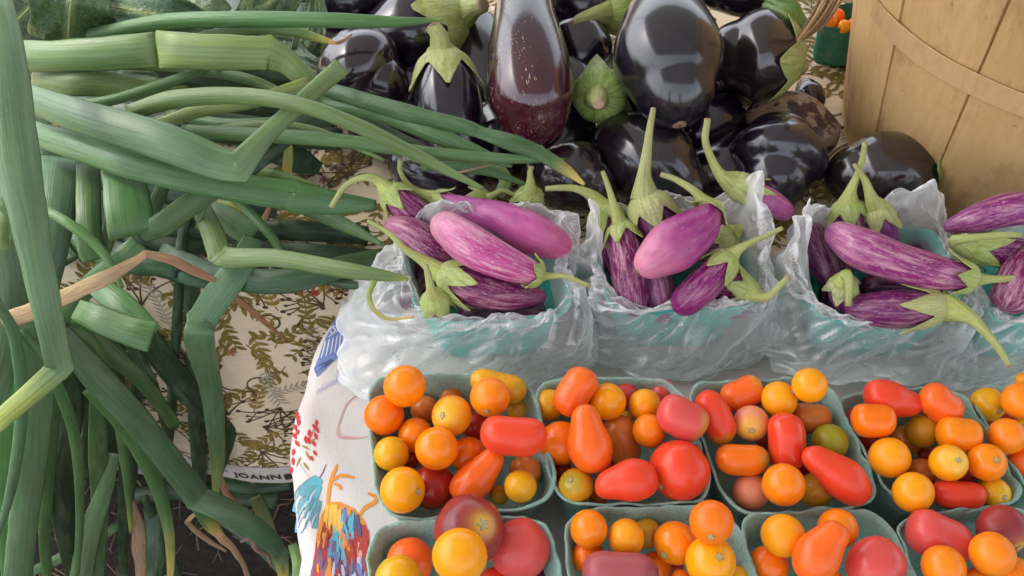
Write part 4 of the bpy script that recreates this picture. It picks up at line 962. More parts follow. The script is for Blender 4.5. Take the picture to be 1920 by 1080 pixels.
# --- fourth bag
se([(1782,424,10,14),(1830,410,11,27),(1887,394,11.6,32),(1950,388,11.6,30)],'light striped eggplant lying highest at the right photo edge',cal=False,col=(.18,.02,.13),tipcol=(.26,.05,.19),seed=24)
se([(1950,486,8.4,30),(1900,476,9,31),(1852,470,9.4,28),(1828,466,9.6,24)],'violet striped eggplant with fat green cap facing left, right photo edge',stem=[(1790,452,10.8,14),(1822,446,11.6,9),(1870,441,12,7.5),(1914,441,12.2,6.5)],col=(.13,.015,.09),seed=25,callen=.024)
se([(1948,470,9,34),(1914,520,9.4,39),(1890,566,8.6,34)],'dark striped eggplant pointing down at the right photo edge',cal=False,col=(.14,.014,.07),seed=26)
for i_,(pt_,lb_) in enumerate([
 ([(770,560,4,26),(800,520,4.6,30),(800,470,5,26)],'dark striped eggplant deep at the left of the first bag'),
 ([(880,590,4.6,24),(950,586,5.2,30),(1010,582,5,24)],'dark striped eggplant deep at the front of the first bag'),
 ([(900,440,4,30),(980,430,4.6,34),(1030,470,4.6,28)],'dark striped eggplant deep beneath the smooth bright pink one'),
 ([(1290,420,4.4,30),(1350,410,5,30),(1390,470,5,26)],'dark striped eggplant deep at the back right of the second bag'),
 ([(1290,585,4.4,26),(1340,575,5,28),(1400,572,4.8,24)],'dark striped eggplant deep at the front right of the second bag'),
 ([(1640,540,4.4,32),(1700,540,5,34),(1760,545,5,28)],'dark striped eggplant deep under the longest one in the third bag'),
 ([(1680,440,4.4,28),(1720,460,5,30),(1770,500,5,28)],'dark striped eggplant deep at the back right of the third bag'),
 ([(1560,560,4.4,26),(1570,510,5,28),(1560,470,5,26)],'dark striped eggplant deep at the left of the third bag')]):
    se(pt_,lb_,cal=False,col=DP,pale=.5,seed=80+i_)
# small twisted yellow leaf scrap on the first bag
# --- large black eggplants
GB='large black eggplants piled behind the bags'
def be(pts,label,**k):
    k.setdefault('col',(.009,.006,.015)); k.setdefault('m',44); k['calcol']=tuple(x*1.12 for x in k.get('calcol',(.27,.36,.08))); return eggplant('b',pts,label,GB,'eggplant','black_eggplant',**k)
BK=(.0085,.006,.010); BR=(.014,.007,.012)
be([(712,160,8,62),(684,140,8.6,86),(648,118,9,74)],'round black eggplant at the left of the pile, behind a green onion leaf',cal=False,seed=31,col=BR)
be([(716,78,7.6,60),(770,60,8,76),(835,42,8.6,66)],'black eggplant lying sideways at the top left with a pale green cap on its right',stem=[(884,16,10.6,20),(904,10,11.4,14)],seed=32,callen=.040,calcol=(.37,.44,.10))
be([(846,292,6,54),(842,240,7.5,66),(838,180,9.5,63),(832,124,11,48)],'slim black eggplant standing upright with drooping green cap and bent stem',stem=[(828,90,12.6,22),(822,66,13.6,17),(812,52,14,14)],seed=33,callen=.036,calcol=(.36,.42,.12))
be([(1000,210,10,72),(996,178,11,81),(990,110,12,76),(985,40,12.6,60),(982,-30,12.6,50)],'long flecked eggplant with purple red tip in the middle of the pile',cal=False,seed=34,col=(.010,.006,.010),tipcol=(.085,.006,.018),mat='flecked_eggplant_skin')
be([(1108,140,6,48),(1092,108,7,62),(1076,70,8,60)],'black eggplant mostly hidden between the flecked one and the biggest round one',cal=False,seed=35)
be([(1270,60,7,50),(1210,20,8,56),(1150,22,9.4,36)],'black eggplant behind the biggest round one, its closed green cap pointing left',stem=[(1092,38,10.4,14),(1074,44,10.6,6)],seed=36,callen=.046,calcol=(.27,.36,.06))
be([(1263,166,12,84),(1254,112,13,104),(1248,60,13.4,88),(1245,10,13.4,56)],'biggest and roundest glossy black eggplant on top of the pile',cal=False,seed=37,col=(.006,.006,.010),scar=True)
be([(1150,150,6,52),(1134,168,7.6,52),(1122,180,9.4,44)],'eggplant seen end on with its green cap facing the camera',stem=[(1121,190,11.6,16),(1122,194,12.6,11)],seed=38,callen=.045,calcol=(.20,.32,.045))
be([(1378,104,9.6,66),(1420,104,9.8,86),(1458,110,9.8,74)],'black eggplant to the right of the biggest one with green cap on its right side',stem=[(1504,126,8.6,12)],seed=39,callen=.020,col=(.014,.010,.010),calcol=(.30,.36,.10))
be([(1440,222,5,46),(1486,232,5.2,60),(1545,262,5,44)],'brown scarred eggplant with beige corky skin behind the front row',cal=False,seed=40,mat='scarred_eggplant_skin')
be([(1452,332,5,72),(1456,302,5.4,94),(1462,260,5.8,68)],'round black eggplant in the front right of the pile behind the middle bag',cal=False,seed=41)
be([(1604,330,4.5,62),(1655,322,5,76),(1715,312,5,62)],'black eggplant against the wooden basket with a pale green cap at its right',stem=[(1766,296,5.2,10)],seed=42,callen=.018,col=(.016,.011,.010))
be([(1280,350,4.5,54),(1222,304,5.4,84),(1150,262,5.6,62)],'long dark grey reflecting eggplant behind the second bag',cal=False,seed=43,col=(.013,.009,.012))
be([(1108,350,4.4,56),(1076,334,4.8,72),(1036,326,4.8,58)],'black eggplant low behind the first bag, beneath the onion leaf tips',cal=False,seed=44,col=(.02,.011,.016))
be([(1512,166,3,22),(1518,180,3,28),(1526,192,3,24)],'small part of a black eggplant beside the sandy cloth and wooden basket',cal=False,seed=45)
be([(1310,250,4,42),(1335,232,4,52),(1368,216,4,44)],'black eggplant in the dark gap beneath the biggest one',cal=False,seed=46)
be([(1440,-20,11.5,54),(1395,-30,12,60),(1340,-40,12,54)],'black eggplant at the top edge behind the biggest one with leafy green cap',cal=False,seed=47)
be([(690,-12,9,56),(640,-4,9.4,62),(600,4,9.4,50)],'greyish black eggplant at the top edge left of the pile',cal=False,seed=48)
be([(860,330,4,56),(800,312,4.4,66),(760,296,4.6,50)],'black eggplant in shadow beneath the onion leaves',cal=False,seed=49)
be([(1060,-6,9,50),(1085,6,9.4,54),(1120,14,9.4,44)],'black eggplant at the top edge right of the flecked one',cal=False,seed=50)
be([(910,180,4.5,54),(900,120,5,62),(890,60,5.4,54)],'black eggplant in the dark gap between the upright and the flecked one',cal=False,seed=51)
be([(1180,170,4.5,54),(1230,180,5,62),(1280,190,5,54)],'black eggplant below the biggest one supporting the pile',cal=False,seed=52)
be([(1400,150,4,54),(1360,140,4.5,60),(1320,130,4.5,54)],'black eggplant in the gap below the right hand capped one',cal=False,seed=53)
be([(700, 230, 3, 56), (730, 240, 3.4, 64), (770, 236, 3.4, 56)],'black eggplant in deep shadow below the left round one',cal=False,seed=60)
be([(930, 300, 2.6, 50), (950, 262, 3, 60), (930, 220, 3.4, 54)],'black eggplant in deep shadow below the flecked one',cal=False,seed=61)
be([(1010, 300, 3, 50), (1050, 270, 3.4, 60), (1080, 240, 3.8, 52)],'black eggplant in shadow between the flecked one and the end on cap',cal=False,seed=62)
be([(600, 60, 5, 50), (612, 90, 5.4, 58), (606, 130, 5, 50)],'black eggplant in shadow behind the narrow drooping leaf',cal=False,seed=63)
be([(800, 150, 4, 50), (770, 180, 4.4, 60), (750, 210, 4, 50)],'black eggplant in the gap left of the upright one',cal=False,seed=64)
be([(1300, 330, 3, 50), (1360, 320, 3.4, 58), (1390, 280, 3, 48)],'black eggplant in the gap left of the front right round one',cal=False,seed=65)
be([(1060, 200, 6, 40), (1072, 160, 6.4, 48), (1066, 120, 6.4, 44)],'black eggplant in the gap behind the end on green cap',cal=False,seed=66)
# ================================================================== GREEN ONION LEAVES
def W(x,y,z):
    """z<50: height in cm; z>=100: (z-100) cm in front of the hanging cloth"""
    return PY(x,y,DROP_Y-(z-100)/100) if z>=100 else P(x,y,z/100)
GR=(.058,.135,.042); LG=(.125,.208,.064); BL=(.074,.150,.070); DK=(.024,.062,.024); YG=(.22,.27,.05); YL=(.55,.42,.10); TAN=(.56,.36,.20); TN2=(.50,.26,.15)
GO='green onion leaves heaped at the left'
def leaf(label,pts,col=GR,tip=None,tipfrom=.8,flat=.38,ridge=.5,kinks=(),twist=0,mat='onion_leaf',seed=None,group=GO,name='onion_leaf',cat='onion leaf',tip2=None):
    C=[]
    for (x,y,z,w_) in pts:
        p=W(x,y,z); C.append((*p,px(p,w_)*.5))
    D,ki=catmull(C,11,kinks); p=D[:,:3]; r=np.maximum(D[:,3],.0006); n=len(p); m=16
    T=tangents(p); L=np.concatenate([[0],np.cumsum(np.linalg.norm(np.diff(p,axis=0),axis=1))]); wm=max(r); seed=seed if seed is not None else len(bpy.data.objects)
    v=[];tc=[];cl=[]; vz=random.Random(seed*7+1).uniform(.68,1.18) if mat=='onion_leaf' else 1.0; c0=np.array(col)*vz*np.array((random.Random(seed).uniform(.88,1.10),1,1)); t1=np.array(tip if tip else col); t2=np.array(tip2) if tip2 else t1; prev=None
    fl=np.full(n,flat)
    for k in ki:
        for i in range(n): fl[i]=min(fl[i],flat*(.35+.65*min(1,abs(L[i]-L[k])/(2.2*wm))))
    for i in range(n):
        dd=min(L[i] if r[0]>.35*wm else 9,L[-1]-L[i] if r[-1]>.35*wm else 9); fl[i]*=min(1,.16+dd/(1.3*wm))
    for i in range(n):
        view=np.array(CAM)-p[i]; view/=np.linalg.norm(view)
        S=np.cross(T[i],view); S/=max(1e-6,np.linalg.norm(S)); Nn=np.cross(S,T[i])
        if Nn.dot(view)<0: Nn=-Nn
        if prev is not None and S.dot(prev)<0: S=-S
        prev=S
        dry=mat=='dry_leaf'; tw=(twist+(.5 if dry else 0))*math.sin(i/n*3+seed)+.18*noise.noise(Vector((L[i]*9,seed*1.7,0))); S2=S*math.cos(tw)+Nn*math.sin(tw); N2=Nn*math.cos(tw)-S*math.sin(tw)
        mit=1.0
        for k in ki:
            if abs(i-k)<=0: mit=1.12
        rr=r[i]*mit*(1+(.16 if dry else .035)*noise.noise(Vector((L[i]*30,seed,4)))); s=L[i]/L[-1]
        ri=ridge+.35*noise.noise(Vector((L[i]*5,seed,8)))
        for j in range(m):
            a=2*math.pi*j/m; ca,sa=math.cos(a),math.sin(a)
            x=ca; pk=max(0,1-abs(ca-(ri-.5))/ (1.0)) # ridge line off centre
            h=(.62*sa+.38*math.copysign(pk,sa)*abs(sa)**.5)*fl[i]
            edge=(.28 if dry else .05)*noise.noise(Vector((L[i]*40,seed+j//8*3,1)))
            jag=0
            if i in (0,n-1): jag=(.22*noise.noise(Vector((ca*3,sa,seed)))+.10*noise.noise(Vector((ca*11,sa,seed+2))))*rr
            v.append(p[i]+S2*rr*(x+edge*abs(x))+N2*rr*h+T[i]*jag); tc.append((ca*1.2+seed*1.37,sa*.5,L[i]/max(wm,.008)*1.0))
            g=min(1,max(0,(s-tipfrom)/max(.01,1-tipfrom)+.35*noise.noise(Vector((ca*2,L[i]*25,seed)))*(1 if s>tipfrom-.1 else 0))); 
            cc=c0*(1-g)+t1*g
            if g>.6: q=(g-.6)/.4; cc=cc*(1-q)+t2*q
            vr=1+.16*noise.noise(Vector((L[i]*12,ca,seed+9))); cl.append((*(cc*vr),1))
    f=ring_faces(n,m); f.append(tuple(range(m-1,-1,-1))); f.append(tuple((n-1)*m+j for j in range(m)))
    o=mk(name,v,f,mat,attrs=dict(col=cl,tc=tc)); return tag(o,label,cat,group)
# fill beneath the heap
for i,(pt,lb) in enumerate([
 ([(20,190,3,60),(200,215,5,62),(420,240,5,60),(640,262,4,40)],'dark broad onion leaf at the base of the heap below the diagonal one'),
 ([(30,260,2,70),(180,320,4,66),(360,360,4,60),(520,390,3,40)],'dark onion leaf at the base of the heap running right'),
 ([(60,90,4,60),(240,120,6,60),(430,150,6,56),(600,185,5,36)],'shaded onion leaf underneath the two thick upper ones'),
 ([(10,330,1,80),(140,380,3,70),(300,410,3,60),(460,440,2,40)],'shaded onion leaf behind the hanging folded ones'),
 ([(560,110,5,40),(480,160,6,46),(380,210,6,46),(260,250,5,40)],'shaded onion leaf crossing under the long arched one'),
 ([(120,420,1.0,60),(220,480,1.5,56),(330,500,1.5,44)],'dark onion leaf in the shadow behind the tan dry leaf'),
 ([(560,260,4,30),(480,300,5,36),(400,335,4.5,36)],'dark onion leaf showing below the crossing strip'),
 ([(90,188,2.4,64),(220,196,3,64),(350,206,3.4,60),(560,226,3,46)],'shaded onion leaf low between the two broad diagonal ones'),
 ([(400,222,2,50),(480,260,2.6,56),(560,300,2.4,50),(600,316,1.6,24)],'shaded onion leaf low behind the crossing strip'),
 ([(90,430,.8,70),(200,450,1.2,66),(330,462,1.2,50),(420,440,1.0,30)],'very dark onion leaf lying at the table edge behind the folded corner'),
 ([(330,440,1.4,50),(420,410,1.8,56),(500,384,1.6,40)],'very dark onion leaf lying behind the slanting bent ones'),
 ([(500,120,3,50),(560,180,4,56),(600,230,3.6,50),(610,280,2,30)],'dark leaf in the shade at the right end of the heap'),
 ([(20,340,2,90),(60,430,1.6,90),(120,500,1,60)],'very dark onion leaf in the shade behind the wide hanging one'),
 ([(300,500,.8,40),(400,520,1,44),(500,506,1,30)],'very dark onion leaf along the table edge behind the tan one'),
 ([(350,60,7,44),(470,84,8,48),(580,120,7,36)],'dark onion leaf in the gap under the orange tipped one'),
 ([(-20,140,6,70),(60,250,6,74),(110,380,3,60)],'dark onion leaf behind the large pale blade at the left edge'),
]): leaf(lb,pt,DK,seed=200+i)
# upper thick leaves
leaf('thick pale green onion leaf at the top with a cracked seam across it',[(30,106,13,56),(140,104,14,60),(294,94,14.6,66)],LG,seed=1,flat=.5)
leaf('thick onion leaf right of the cracked seam, folded down at its torn end',[(296,93,14.8,70),(400,98,14.8,66),(505,100,14.4,62),(540,118,13.4,48),(580,158,12,36)],LG,seed=2,flat=.46,kinks=(2,))
leaf('long round onion leaf along the top whose tip touches the eggplant cap',[(150,70,12,22),(300,42,14,30),(450,36,15.4,30),(620,38,16,28),(740,41,15.6,20),(832,36,15.2,5)],GR,tip=YG,tipfrom=.95,flat=.75,seed=3)
leaf('short onion leaf below it with an orange dried tip',[(370,70,13,18),(470,54,14.2,22),(550,60,14.2,20),(605,74,13.8,13),(632,82,13.6,5)],LG,tip=YL,tipfrom=.78,tip2=(.6,.3,.12),flat=.6,seed=4)
leaf('tan shrivelled leaf tip resting on the left black eggplant',[(628,82,13.6,7),(645,76,13.8,6),(660,64,14,4)],TN2,mat='dry_leaf',seed=5)
leaf('onion leaf with a folded mouth under the thick top leaf',[(60,150,11,40),(130,156,11.8,46),(200,158,11.6,48),(300,178,10.6,36),(356,172,10,24)],LG,seed=6)
leaf('short dark onion leaf wedged under the cracked thick leaf',[(222,132,9.6,30),(290,150,10,32),(364,170,9.4,22)],GR,seed=7)
leaf('dark flat onion leaf under the cracked thick leaf',[(290,132,10.6,40),(410,140,11.2,44),(520,142,10.8,40),(600,160,10,30)],DK,seed=8)
leaf('pale narrow onion leaf lying in the gap under the dark flat one',[(310,148,9.4,14),(420,160,9.8,16),(520,168,9.2,14)],BL,seed=9)
leaf('broad diagonal onion leaf folding back into a narrow strip with a cut end',[(44,180,13,50),(150,218,14,64),(300,264,14.2,74),(400,302,13.4,66),(446,314,13.2,56),(500,252,14.4,36),(552,205,15.2,33),(600,160,15.2,34),(642,124,15,34)],BL,tip=LG,tipfrom=.5,seed=10,flat=.5,ridge=.35,kinks=(4,))
leaf('long arched onion leaf crossing over the others, tip by the first bag',[(240,212,13.4,30),(330,186,14.8,34),(450,180,16,32),(560,196,16.6,30),(680,240,15.6,28),(790,296,13.4,24),(906,354,11.6,8)],LG,seed=12,flat=.75)
leaf('yellowish onion leaf just under the long arched one',[(290,236,11.8,22),(380,206,12.8,26),(470,192,13,24),(580,158,12.6,30)],(.20,.26,.08),seed=13)
leaf('broad onion leaf below the diagonal one, creased near its dark end',[(56,248,10,46),(150,276,11,54),(260,312,11.4,56),(400,344,10.6,54),(540,366,9.4,58),(560,372,9.2,60),(630,380,8.6,44),(705,384,8.2,18)],GR,seed=14,flat=.42)
leaf('straight onion leaf running right below the arched one',[(340,244,11.4,24),(500,254,12.4,28),(640,264,12.8,26),(800,286,12.6,24),(960,298,12,18),(1060,299,11.6,5)],GR,seed=15,flat=.7)
leaf('kinked onion leaf across the eggplants with a yellow tip, topmost of three',[(590,160,12.6,26),(740,205,13.4,32),(870,238,13.4,28),(900,248,13.3,22),(960,268,13,32),(1010,286,12.4,28),(1060,318,11.4,22),(1096,346,10.6,6)],GR,tip=YL,tipfrom=.86,seed=16,flat=.5,kinks=(3,5))
leaf('onion leaf across the upright eggplant, middle of three',[(600,192,11.4,26),(720,216,12.4,32),(830,258,12.4,32),(930,300,11.6,18),(960,312,11,6)],GR,seed=17,flat=.6)
leaf('dark flat onion leaf behind the narrow crossing strip',[(455,330,10.6,30),(510,280,11.2,32),(570,236,11.6,30),(640,218,11.4,24)],DK,seed=18)
leaf('short yellow withered leaf hanging down behind the straight one',[(541,272,10,15),(540,300,9,18),(536,338,7.6,17)],YG,tip=YL,tipfrom=.3,tip2=TAN,seed=19)
leaf('pale onion leaf under the yellow tipped one near the first bag',[(880,290,9,24),(945,330,9,26),(935,370,8,20)],LG,seed=20)
leaf('onion leaf ending behind the stem at the top of the first bag',[(790,310,9.4,20),(900,318,9.4,20),(985,345,9,8)],GR,seed=21)
# folded, hanging over the edge
leaf('big pale onion blade hanging down the left edge, bent at a yellow knee',[(-6,-10,22,50),(10,110,20.5,72),(28,260,18,78),(52,400,15,66),(84,560,11,52),(112,690,6,46),(60,736,4,40),(-14,800,2,36)],BL,tip=YG,tipfrom=.78,seed=22,flat=.4,kinks=(5,),ridge=.6)
leaf('blue green onion leaf at the left edge beside the bent blade',[(-14,400,10,50),(8,470,9,60),(18,560,6,58),(10,660,2,50),(-12,760,-3,40)],BL,seed=23)
leaf('light stub of onion leaf at the far left edge',[(-14,396,13,22),(0,420,13,26),(2,468,12,24)],LG,seed=24)
leaf('wide onion leaf hanging straight down beside the bent blade',[(116,296,7,74),(106,380,6.5,72),(96,470,4.5,58),(84,560,1,40)],(.085,.175,.09),seed=25)
leaf('narrow onion leaf hanging with its end folded under',[(166,308,7,42),(166,390,6.4,44),(168,460,5,46),(176,488,4.4,40)],GR,seed=26)
leaf('thin onion leaf squeezed between two hanging folded ones',[(206,400,5,20),(204,440,4.6,24),(196,478,4,20)],LG,seed=27)
leaf('widest onion leaf hanging straight down and folded under at its square end',[(230,300,9.4,74),(238,370,9,80),(246,424,8,86),(250,442,7.2,84)],GR,seed=28,flat=.3)
leaf('onion strip rising to the right out of the square fold',[(262,438,7.0,34),(300,424,7.4,44),(350,388,8.2,44),(410,346,9,42)],GR,seed=128,flat=.34)
leaf('small upright onion leaf behind the folded corner',[(312,330,6,16),(300,364,6,26),(284,400,5.4,22)],GR,seed=29)
leaf('onion strip running down left from the folded corner',[(262,456,6,36),(210,500,5,38),(150,552,3.4,38),(90,620,1,36)],GR,seed=30)
leaf('dry tan onion leaf bent like a roof across the heap',[(4,606,6.5,30),(60,584,7.5,32),(120,556,8.6,30),(195,522,9.4,28),(250,492,9.2,22),(272,476,9.2,16),(320,487,8,22),(365,508,6.4,18),(404,526,5,10)],TAN,tip=TN2,tipfrom=.5,mat='dry_leaf',seed=31,flat=.22,kinks=(5,))
leaf('onion leaf coming down to the square fold over the cloth',[(176,530,4,40),(220,566,4,50),(262,606,3.4,48),(284,628,3,44)],GR,seed=32)
leaf('square folded onion leaf over the cloth, folded back to the left',[(286,632,3.6,60),(236,618,4,54),(180,596,4.4,50),(142,580,4,40)],GR,seed=33,flat=.3)
leaf('bright narrow onion leaf bent sharply and pointing right at the first bag',[(374,384,6,36),(396,430,6.4,42),(412,478,6.6,42),(432,484,7,40),(520,484,8,34),(640,505,8.6,32),(720,517,8.6,22),(766,523,8.4,6)],LG,tip=YG,tipfrom=.92,seed=34,flat=.5,kinks=(2,))
leaf('dark onion leaf slanting down to a sharp bend right of the folded corner',[(392,376,4.6,42),(430,412,5,48),(474,444,5,44)],GR,seed=35)
leaf('zigzag onion leaf hanging in front of the floral cloth',[(476,446,5.6,36),(456,490,5,52),(420,540,4,56),(378,600,2,54),(374,640,0.5,54),(394,720,105,42),(404,800,104.5,34),(408,870,104,26),(404,936,104,10)],BL,tip=YG,tipfrom=.7,seed=36,kinks=(3,),flat=.3)
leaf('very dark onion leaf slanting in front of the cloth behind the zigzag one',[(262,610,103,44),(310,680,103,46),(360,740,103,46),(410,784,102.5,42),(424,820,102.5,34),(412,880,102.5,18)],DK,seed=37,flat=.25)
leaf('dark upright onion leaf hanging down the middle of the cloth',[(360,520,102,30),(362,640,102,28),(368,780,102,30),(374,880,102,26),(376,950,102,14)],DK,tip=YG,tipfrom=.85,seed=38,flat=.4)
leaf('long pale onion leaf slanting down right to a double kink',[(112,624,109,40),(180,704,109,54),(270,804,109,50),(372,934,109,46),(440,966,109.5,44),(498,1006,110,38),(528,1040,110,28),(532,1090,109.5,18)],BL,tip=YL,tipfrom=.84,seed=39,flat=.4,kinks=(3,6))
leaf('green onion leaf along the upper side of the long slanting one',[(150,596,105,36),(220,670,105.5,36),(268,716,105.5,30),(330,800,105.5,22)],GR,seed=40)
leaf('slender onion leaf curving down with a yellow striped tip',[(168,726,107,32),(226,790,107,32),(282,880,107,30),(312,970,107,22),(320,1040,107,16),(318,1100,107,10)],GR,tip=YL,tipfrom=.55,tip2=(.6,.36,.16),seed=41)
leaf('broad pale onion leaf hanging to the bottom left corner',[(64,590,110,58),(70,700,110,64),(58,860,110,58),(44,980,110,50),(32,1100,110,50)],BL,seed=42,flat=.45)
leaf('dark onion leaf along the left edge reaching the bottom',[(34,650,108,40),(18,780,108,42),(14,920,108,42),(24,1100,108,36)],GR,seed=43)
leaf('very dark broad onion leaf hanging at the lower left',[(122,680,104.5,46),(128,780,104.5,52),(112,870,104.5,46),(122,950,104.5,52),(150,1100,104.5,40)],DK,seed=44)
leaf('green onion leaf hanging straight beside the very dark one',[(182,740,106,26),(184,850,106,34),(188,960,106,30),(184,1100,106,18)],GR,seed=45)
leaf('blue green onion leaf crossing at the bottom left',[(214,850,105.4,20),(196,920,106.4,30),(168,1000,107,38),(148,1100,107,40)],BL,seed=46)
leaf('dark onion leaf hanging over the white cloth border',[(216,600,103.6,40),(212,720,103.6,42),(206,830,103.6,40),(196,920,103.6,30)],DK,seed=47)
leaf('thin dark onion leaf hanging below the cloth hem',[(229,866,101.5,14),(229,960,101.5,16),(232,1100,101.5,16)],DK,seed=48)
leaf('onion leaf with a withered yellow end below the double kink',[(360,925,107,30),(392,978,107,28),(416,1008,107,14)],GR,tip=YL,tipfrom=.5,tip2=TAN,seed=49)
leaf('curling tan dry leaf tip at the bottom under the double kink',[(412,1004,107,16),(436,1028,107,13),(456,1058,107,11),(470,1100,107,8)],TAN,mat='dry_leaf',seed=50,flat=.3)
leaf('thin tan dry leaf loop beside the curling one',[(388,958,106.4,6),(364,966,106.4,9),(350,978,106.4,10),(380,1006,106.4,10),(424,1034,106.4,5)],TAN,mat='dry_leaf',seed=51,flat=.3,kinks=(2,))
for i_,(pt_,lb_,cl_) in enumerate([
 ([(70,205,11,16),(200,190,12,20),(330,150,12.6,20),(430,110,12.6,10)],'slender onion leaf slanting up between the folded mouth leaf and the arched one',GR),
 ([(330,300,8.6,18),(430,310,9.4,22),(520,330,9.4,22),(600,350,8.6,8)],'slender onion leaf tucked above the broad creased leaf',LG),
 ([(480,200,9.4,18),(560,190,10,22),(650,214,10.4,22),(760,262,10,18),(840,300,9,6)],'slender dark onion leaf between the lower two crossing the eggplants',DK),
 ([(310,210,9.6,18),(420,232,10.4,22),(540,226,10.8,20),(640,200,10.6,8)],'slender onion leaf running behind the crossing strip',GR),
 ([(350,400,3.4,18),(340,470,3,22),(336,540,101.6,20),(330,640,101.6,18),(322,740,101.6,8)],'slender dark onion leaf hanging down the floral cloth',DK),
 ([(250,650,101.8,22),(256,760,101.8,24),(250,860,101.8,20),(246,940,101.8,10)],'narrow dark onion leaf hanging behind the pale slanting one',DK),
 ([(82,580,106,24),(100,700,106.5,28),(92,860,106.5,26),(84,1000,106.5,22),(90,1100,106.5,16)],'narrow onion leaf hanging at the left between two broad ones',GR),
 ([(150,560,103,30),(160,660,103.4,32),(168,780,103.4,28),(160,900,103.4,20)],'dark narrow onion leaf hanging behind the pale kinked blade',DK),
 ([(270,930,101,14),(300,1000,100.6,18),(340,1100,100.4,18)],'narrow dark leaf hanging in the shade at the bottom',DK),
 ([(440,462,2.6,24),(540,500,3,26),(640,530,3,20),(700,540,2.8,8)],'slender dark onion leaf beneath the bright bent one',DK),
 ([(-10,370,11,40),(20,430,9.6,44),(36,520,7,40),(40,620,3,26)],'onion leaf behind the stub at the far left edge',GR),
 ([(60,120,8,30),(180,140,8.6,34),(300,150,8.6,30)],'onion leaf in the gap just below the cracked thick leaf',DK)]):
    leaf(lb_,pt_,cl_,seed=300+i_,flat=.6)
for i_,(pt_,lb_,cl_) in enumerate([([(190,120,10.6,16),(330,128,11.6,20),(470,150,11.8,20),(570,196,11,8)],'slender onion leaf arching out from under the cracked leaf',GR),
([(330,262,11,16),(470,236,12.2,20),(590,246,12,18),(720,300,10.6,6)],'slender onion leaf arching between the straight and the long arched ones',LG),
([(280,300,9,18),(350,318,9.6,20),(380,370,8,18),(370,430,6,8)],'slender drooping onion leaf bending down beside the square fold',GR),
([(120,600,107,18),(170,640,107.6,22),(212,740,107.4,20),(236,880,107,16),(246,1000,106.4,7)],'slender onion leaf drooping under the long slanting one',GR),
([(40,620,111,16),(96,700,111.6,20),(140,820,111.4,20),(150,960,111,16),(142,1100,111,10)],'slender onion leaf drooping in front at the lower left',GR),
([(-10,560,112,18),(30,640,112,22),(40,780,112,22),(20,920,112,18),(-6,1010,112,8)],'slender onion leaf hanging at the far left edge',BL),
([(300,640,102.6,14),(322,720,102.6,18),(316,830,102.6,16),(296,930,102.6,6)],'slender dark onion leaf curving over the printed cloth',DK),
([(170,600,104.6,18),(240,640,104.8,22),(300,760,104.6,18),(330,900,104.4,7)],'slender onion leaf slanting behind the long pale one',DK),
([(60,380,9,16),(130,420,8.6,20),(190,470,7,18),(230,540,5,8)],'slender onion leaf crossing over the wide hanging one',GR),
([(410,350,8.6,14),(470,400,7.6,18),(520,460,5.6,16),(540,520,4,6)],'slender onion leaf drooping over the bright bent one',GR)]):
    leaf(lb_,pt_,cl_,seed=400+i_,flat=.6,tip=YG if i_%3==0 else None,tipfrom=.75)

leaf('dark onion leaf in the gap beside the bent blade at the top left',[(30,70,7,50),(60,140,7.4,56),(80,220,6,50)],DK,seed=330)
leaf('shaded onion leaf in the gap between the broad leaves at the top edge',[(440,-20,9,50),(452,20,9.4,56),(470,70,9,50)],DK,seed=331)
leaf('shaded leaf at the top edge beside the narrow drooping leaf',[(560,-30,9,40),(570,20,9.4,46),(585,60,9,40)],DK,seed=332)
# lying on the cloth behind the first bag
leaf('slender onion leaf pointing right onto the first bag',[(480,352,4,26),(580,392,4.4,30),(650,424,4.8,26),(716,458,5.4,8)],GR,seed=52,flat=.6)
leaf('dark onion leaf lying flat on the cloth, upper of two',[(460,434,1.4,34),(560,432,1.6,40),(690,442,1.4,34)],DK,seed=53)
leaf('dark onion leaf lying flat on the cloth, lower of two',[(480,466,1.2,28),(590,474,1.4,34),(700,474,1.2,14)],DK,seed=54)
leaf('shaded onion leaf along the table edge beneath the bright bent one',[(300,468,2.6,30),(400,512,3.4,44),(520,528,4,48),(620,512,4,34),(710,488,3.8,12)],DK,seed=55)
leaf('green onion leaf lying behind the left wall of the first bag',[(560,522,3.2,30),(640,500,3.4,40),(728,478,3.2,30)],GR,seed=56)
leaf('dry reddish curl of leaf on the cloth beside the folded leaves',[(484,432,2.4,10),(496,408,3.2,12),(512,378,3.4,7)],TN2,mat='dry_leaf',seed=57)
leaf('yellow torn leaf scrap under the broad creased leaf',[(404,372,5,26),(432,388,5,34),(470,408,4.6,12)],YG,tip=YL,tipfrom=.4,seed=58)
leaf('thin straw coloured stalk lying across the onion leaf tips',[(858,324,10.6,4),(885,318,10.8,4),(922,309,10.8,3)],TAN,mat='dry_leaf',seed=59)
leaf('twisted yellow green leaf scrap hanging on the first bag',[(702,526,10.6,12),(692,556,10.2,10),(704,584,9.8,9),(730,598,9.4,6),(776,594,9.2,4)],YG,tip=YL,tipfrom=.3,seed=60)
leaf('faded dry leaf flat against the floral cloth',[(425,545,100.5,12),(480,590,100.5,12),(540,640,100.5,6)],TN2,mat='dry_leaf',seed=61,flat=.12)
leaf('pink brown dry stalk hanging below the cloth hem by the zigzag leaf',[(412,890,101,10),(424,924,101,12),(444,944,101,9),(436,960,101,6)],TN2,mat='dry_leaf',seed=62)
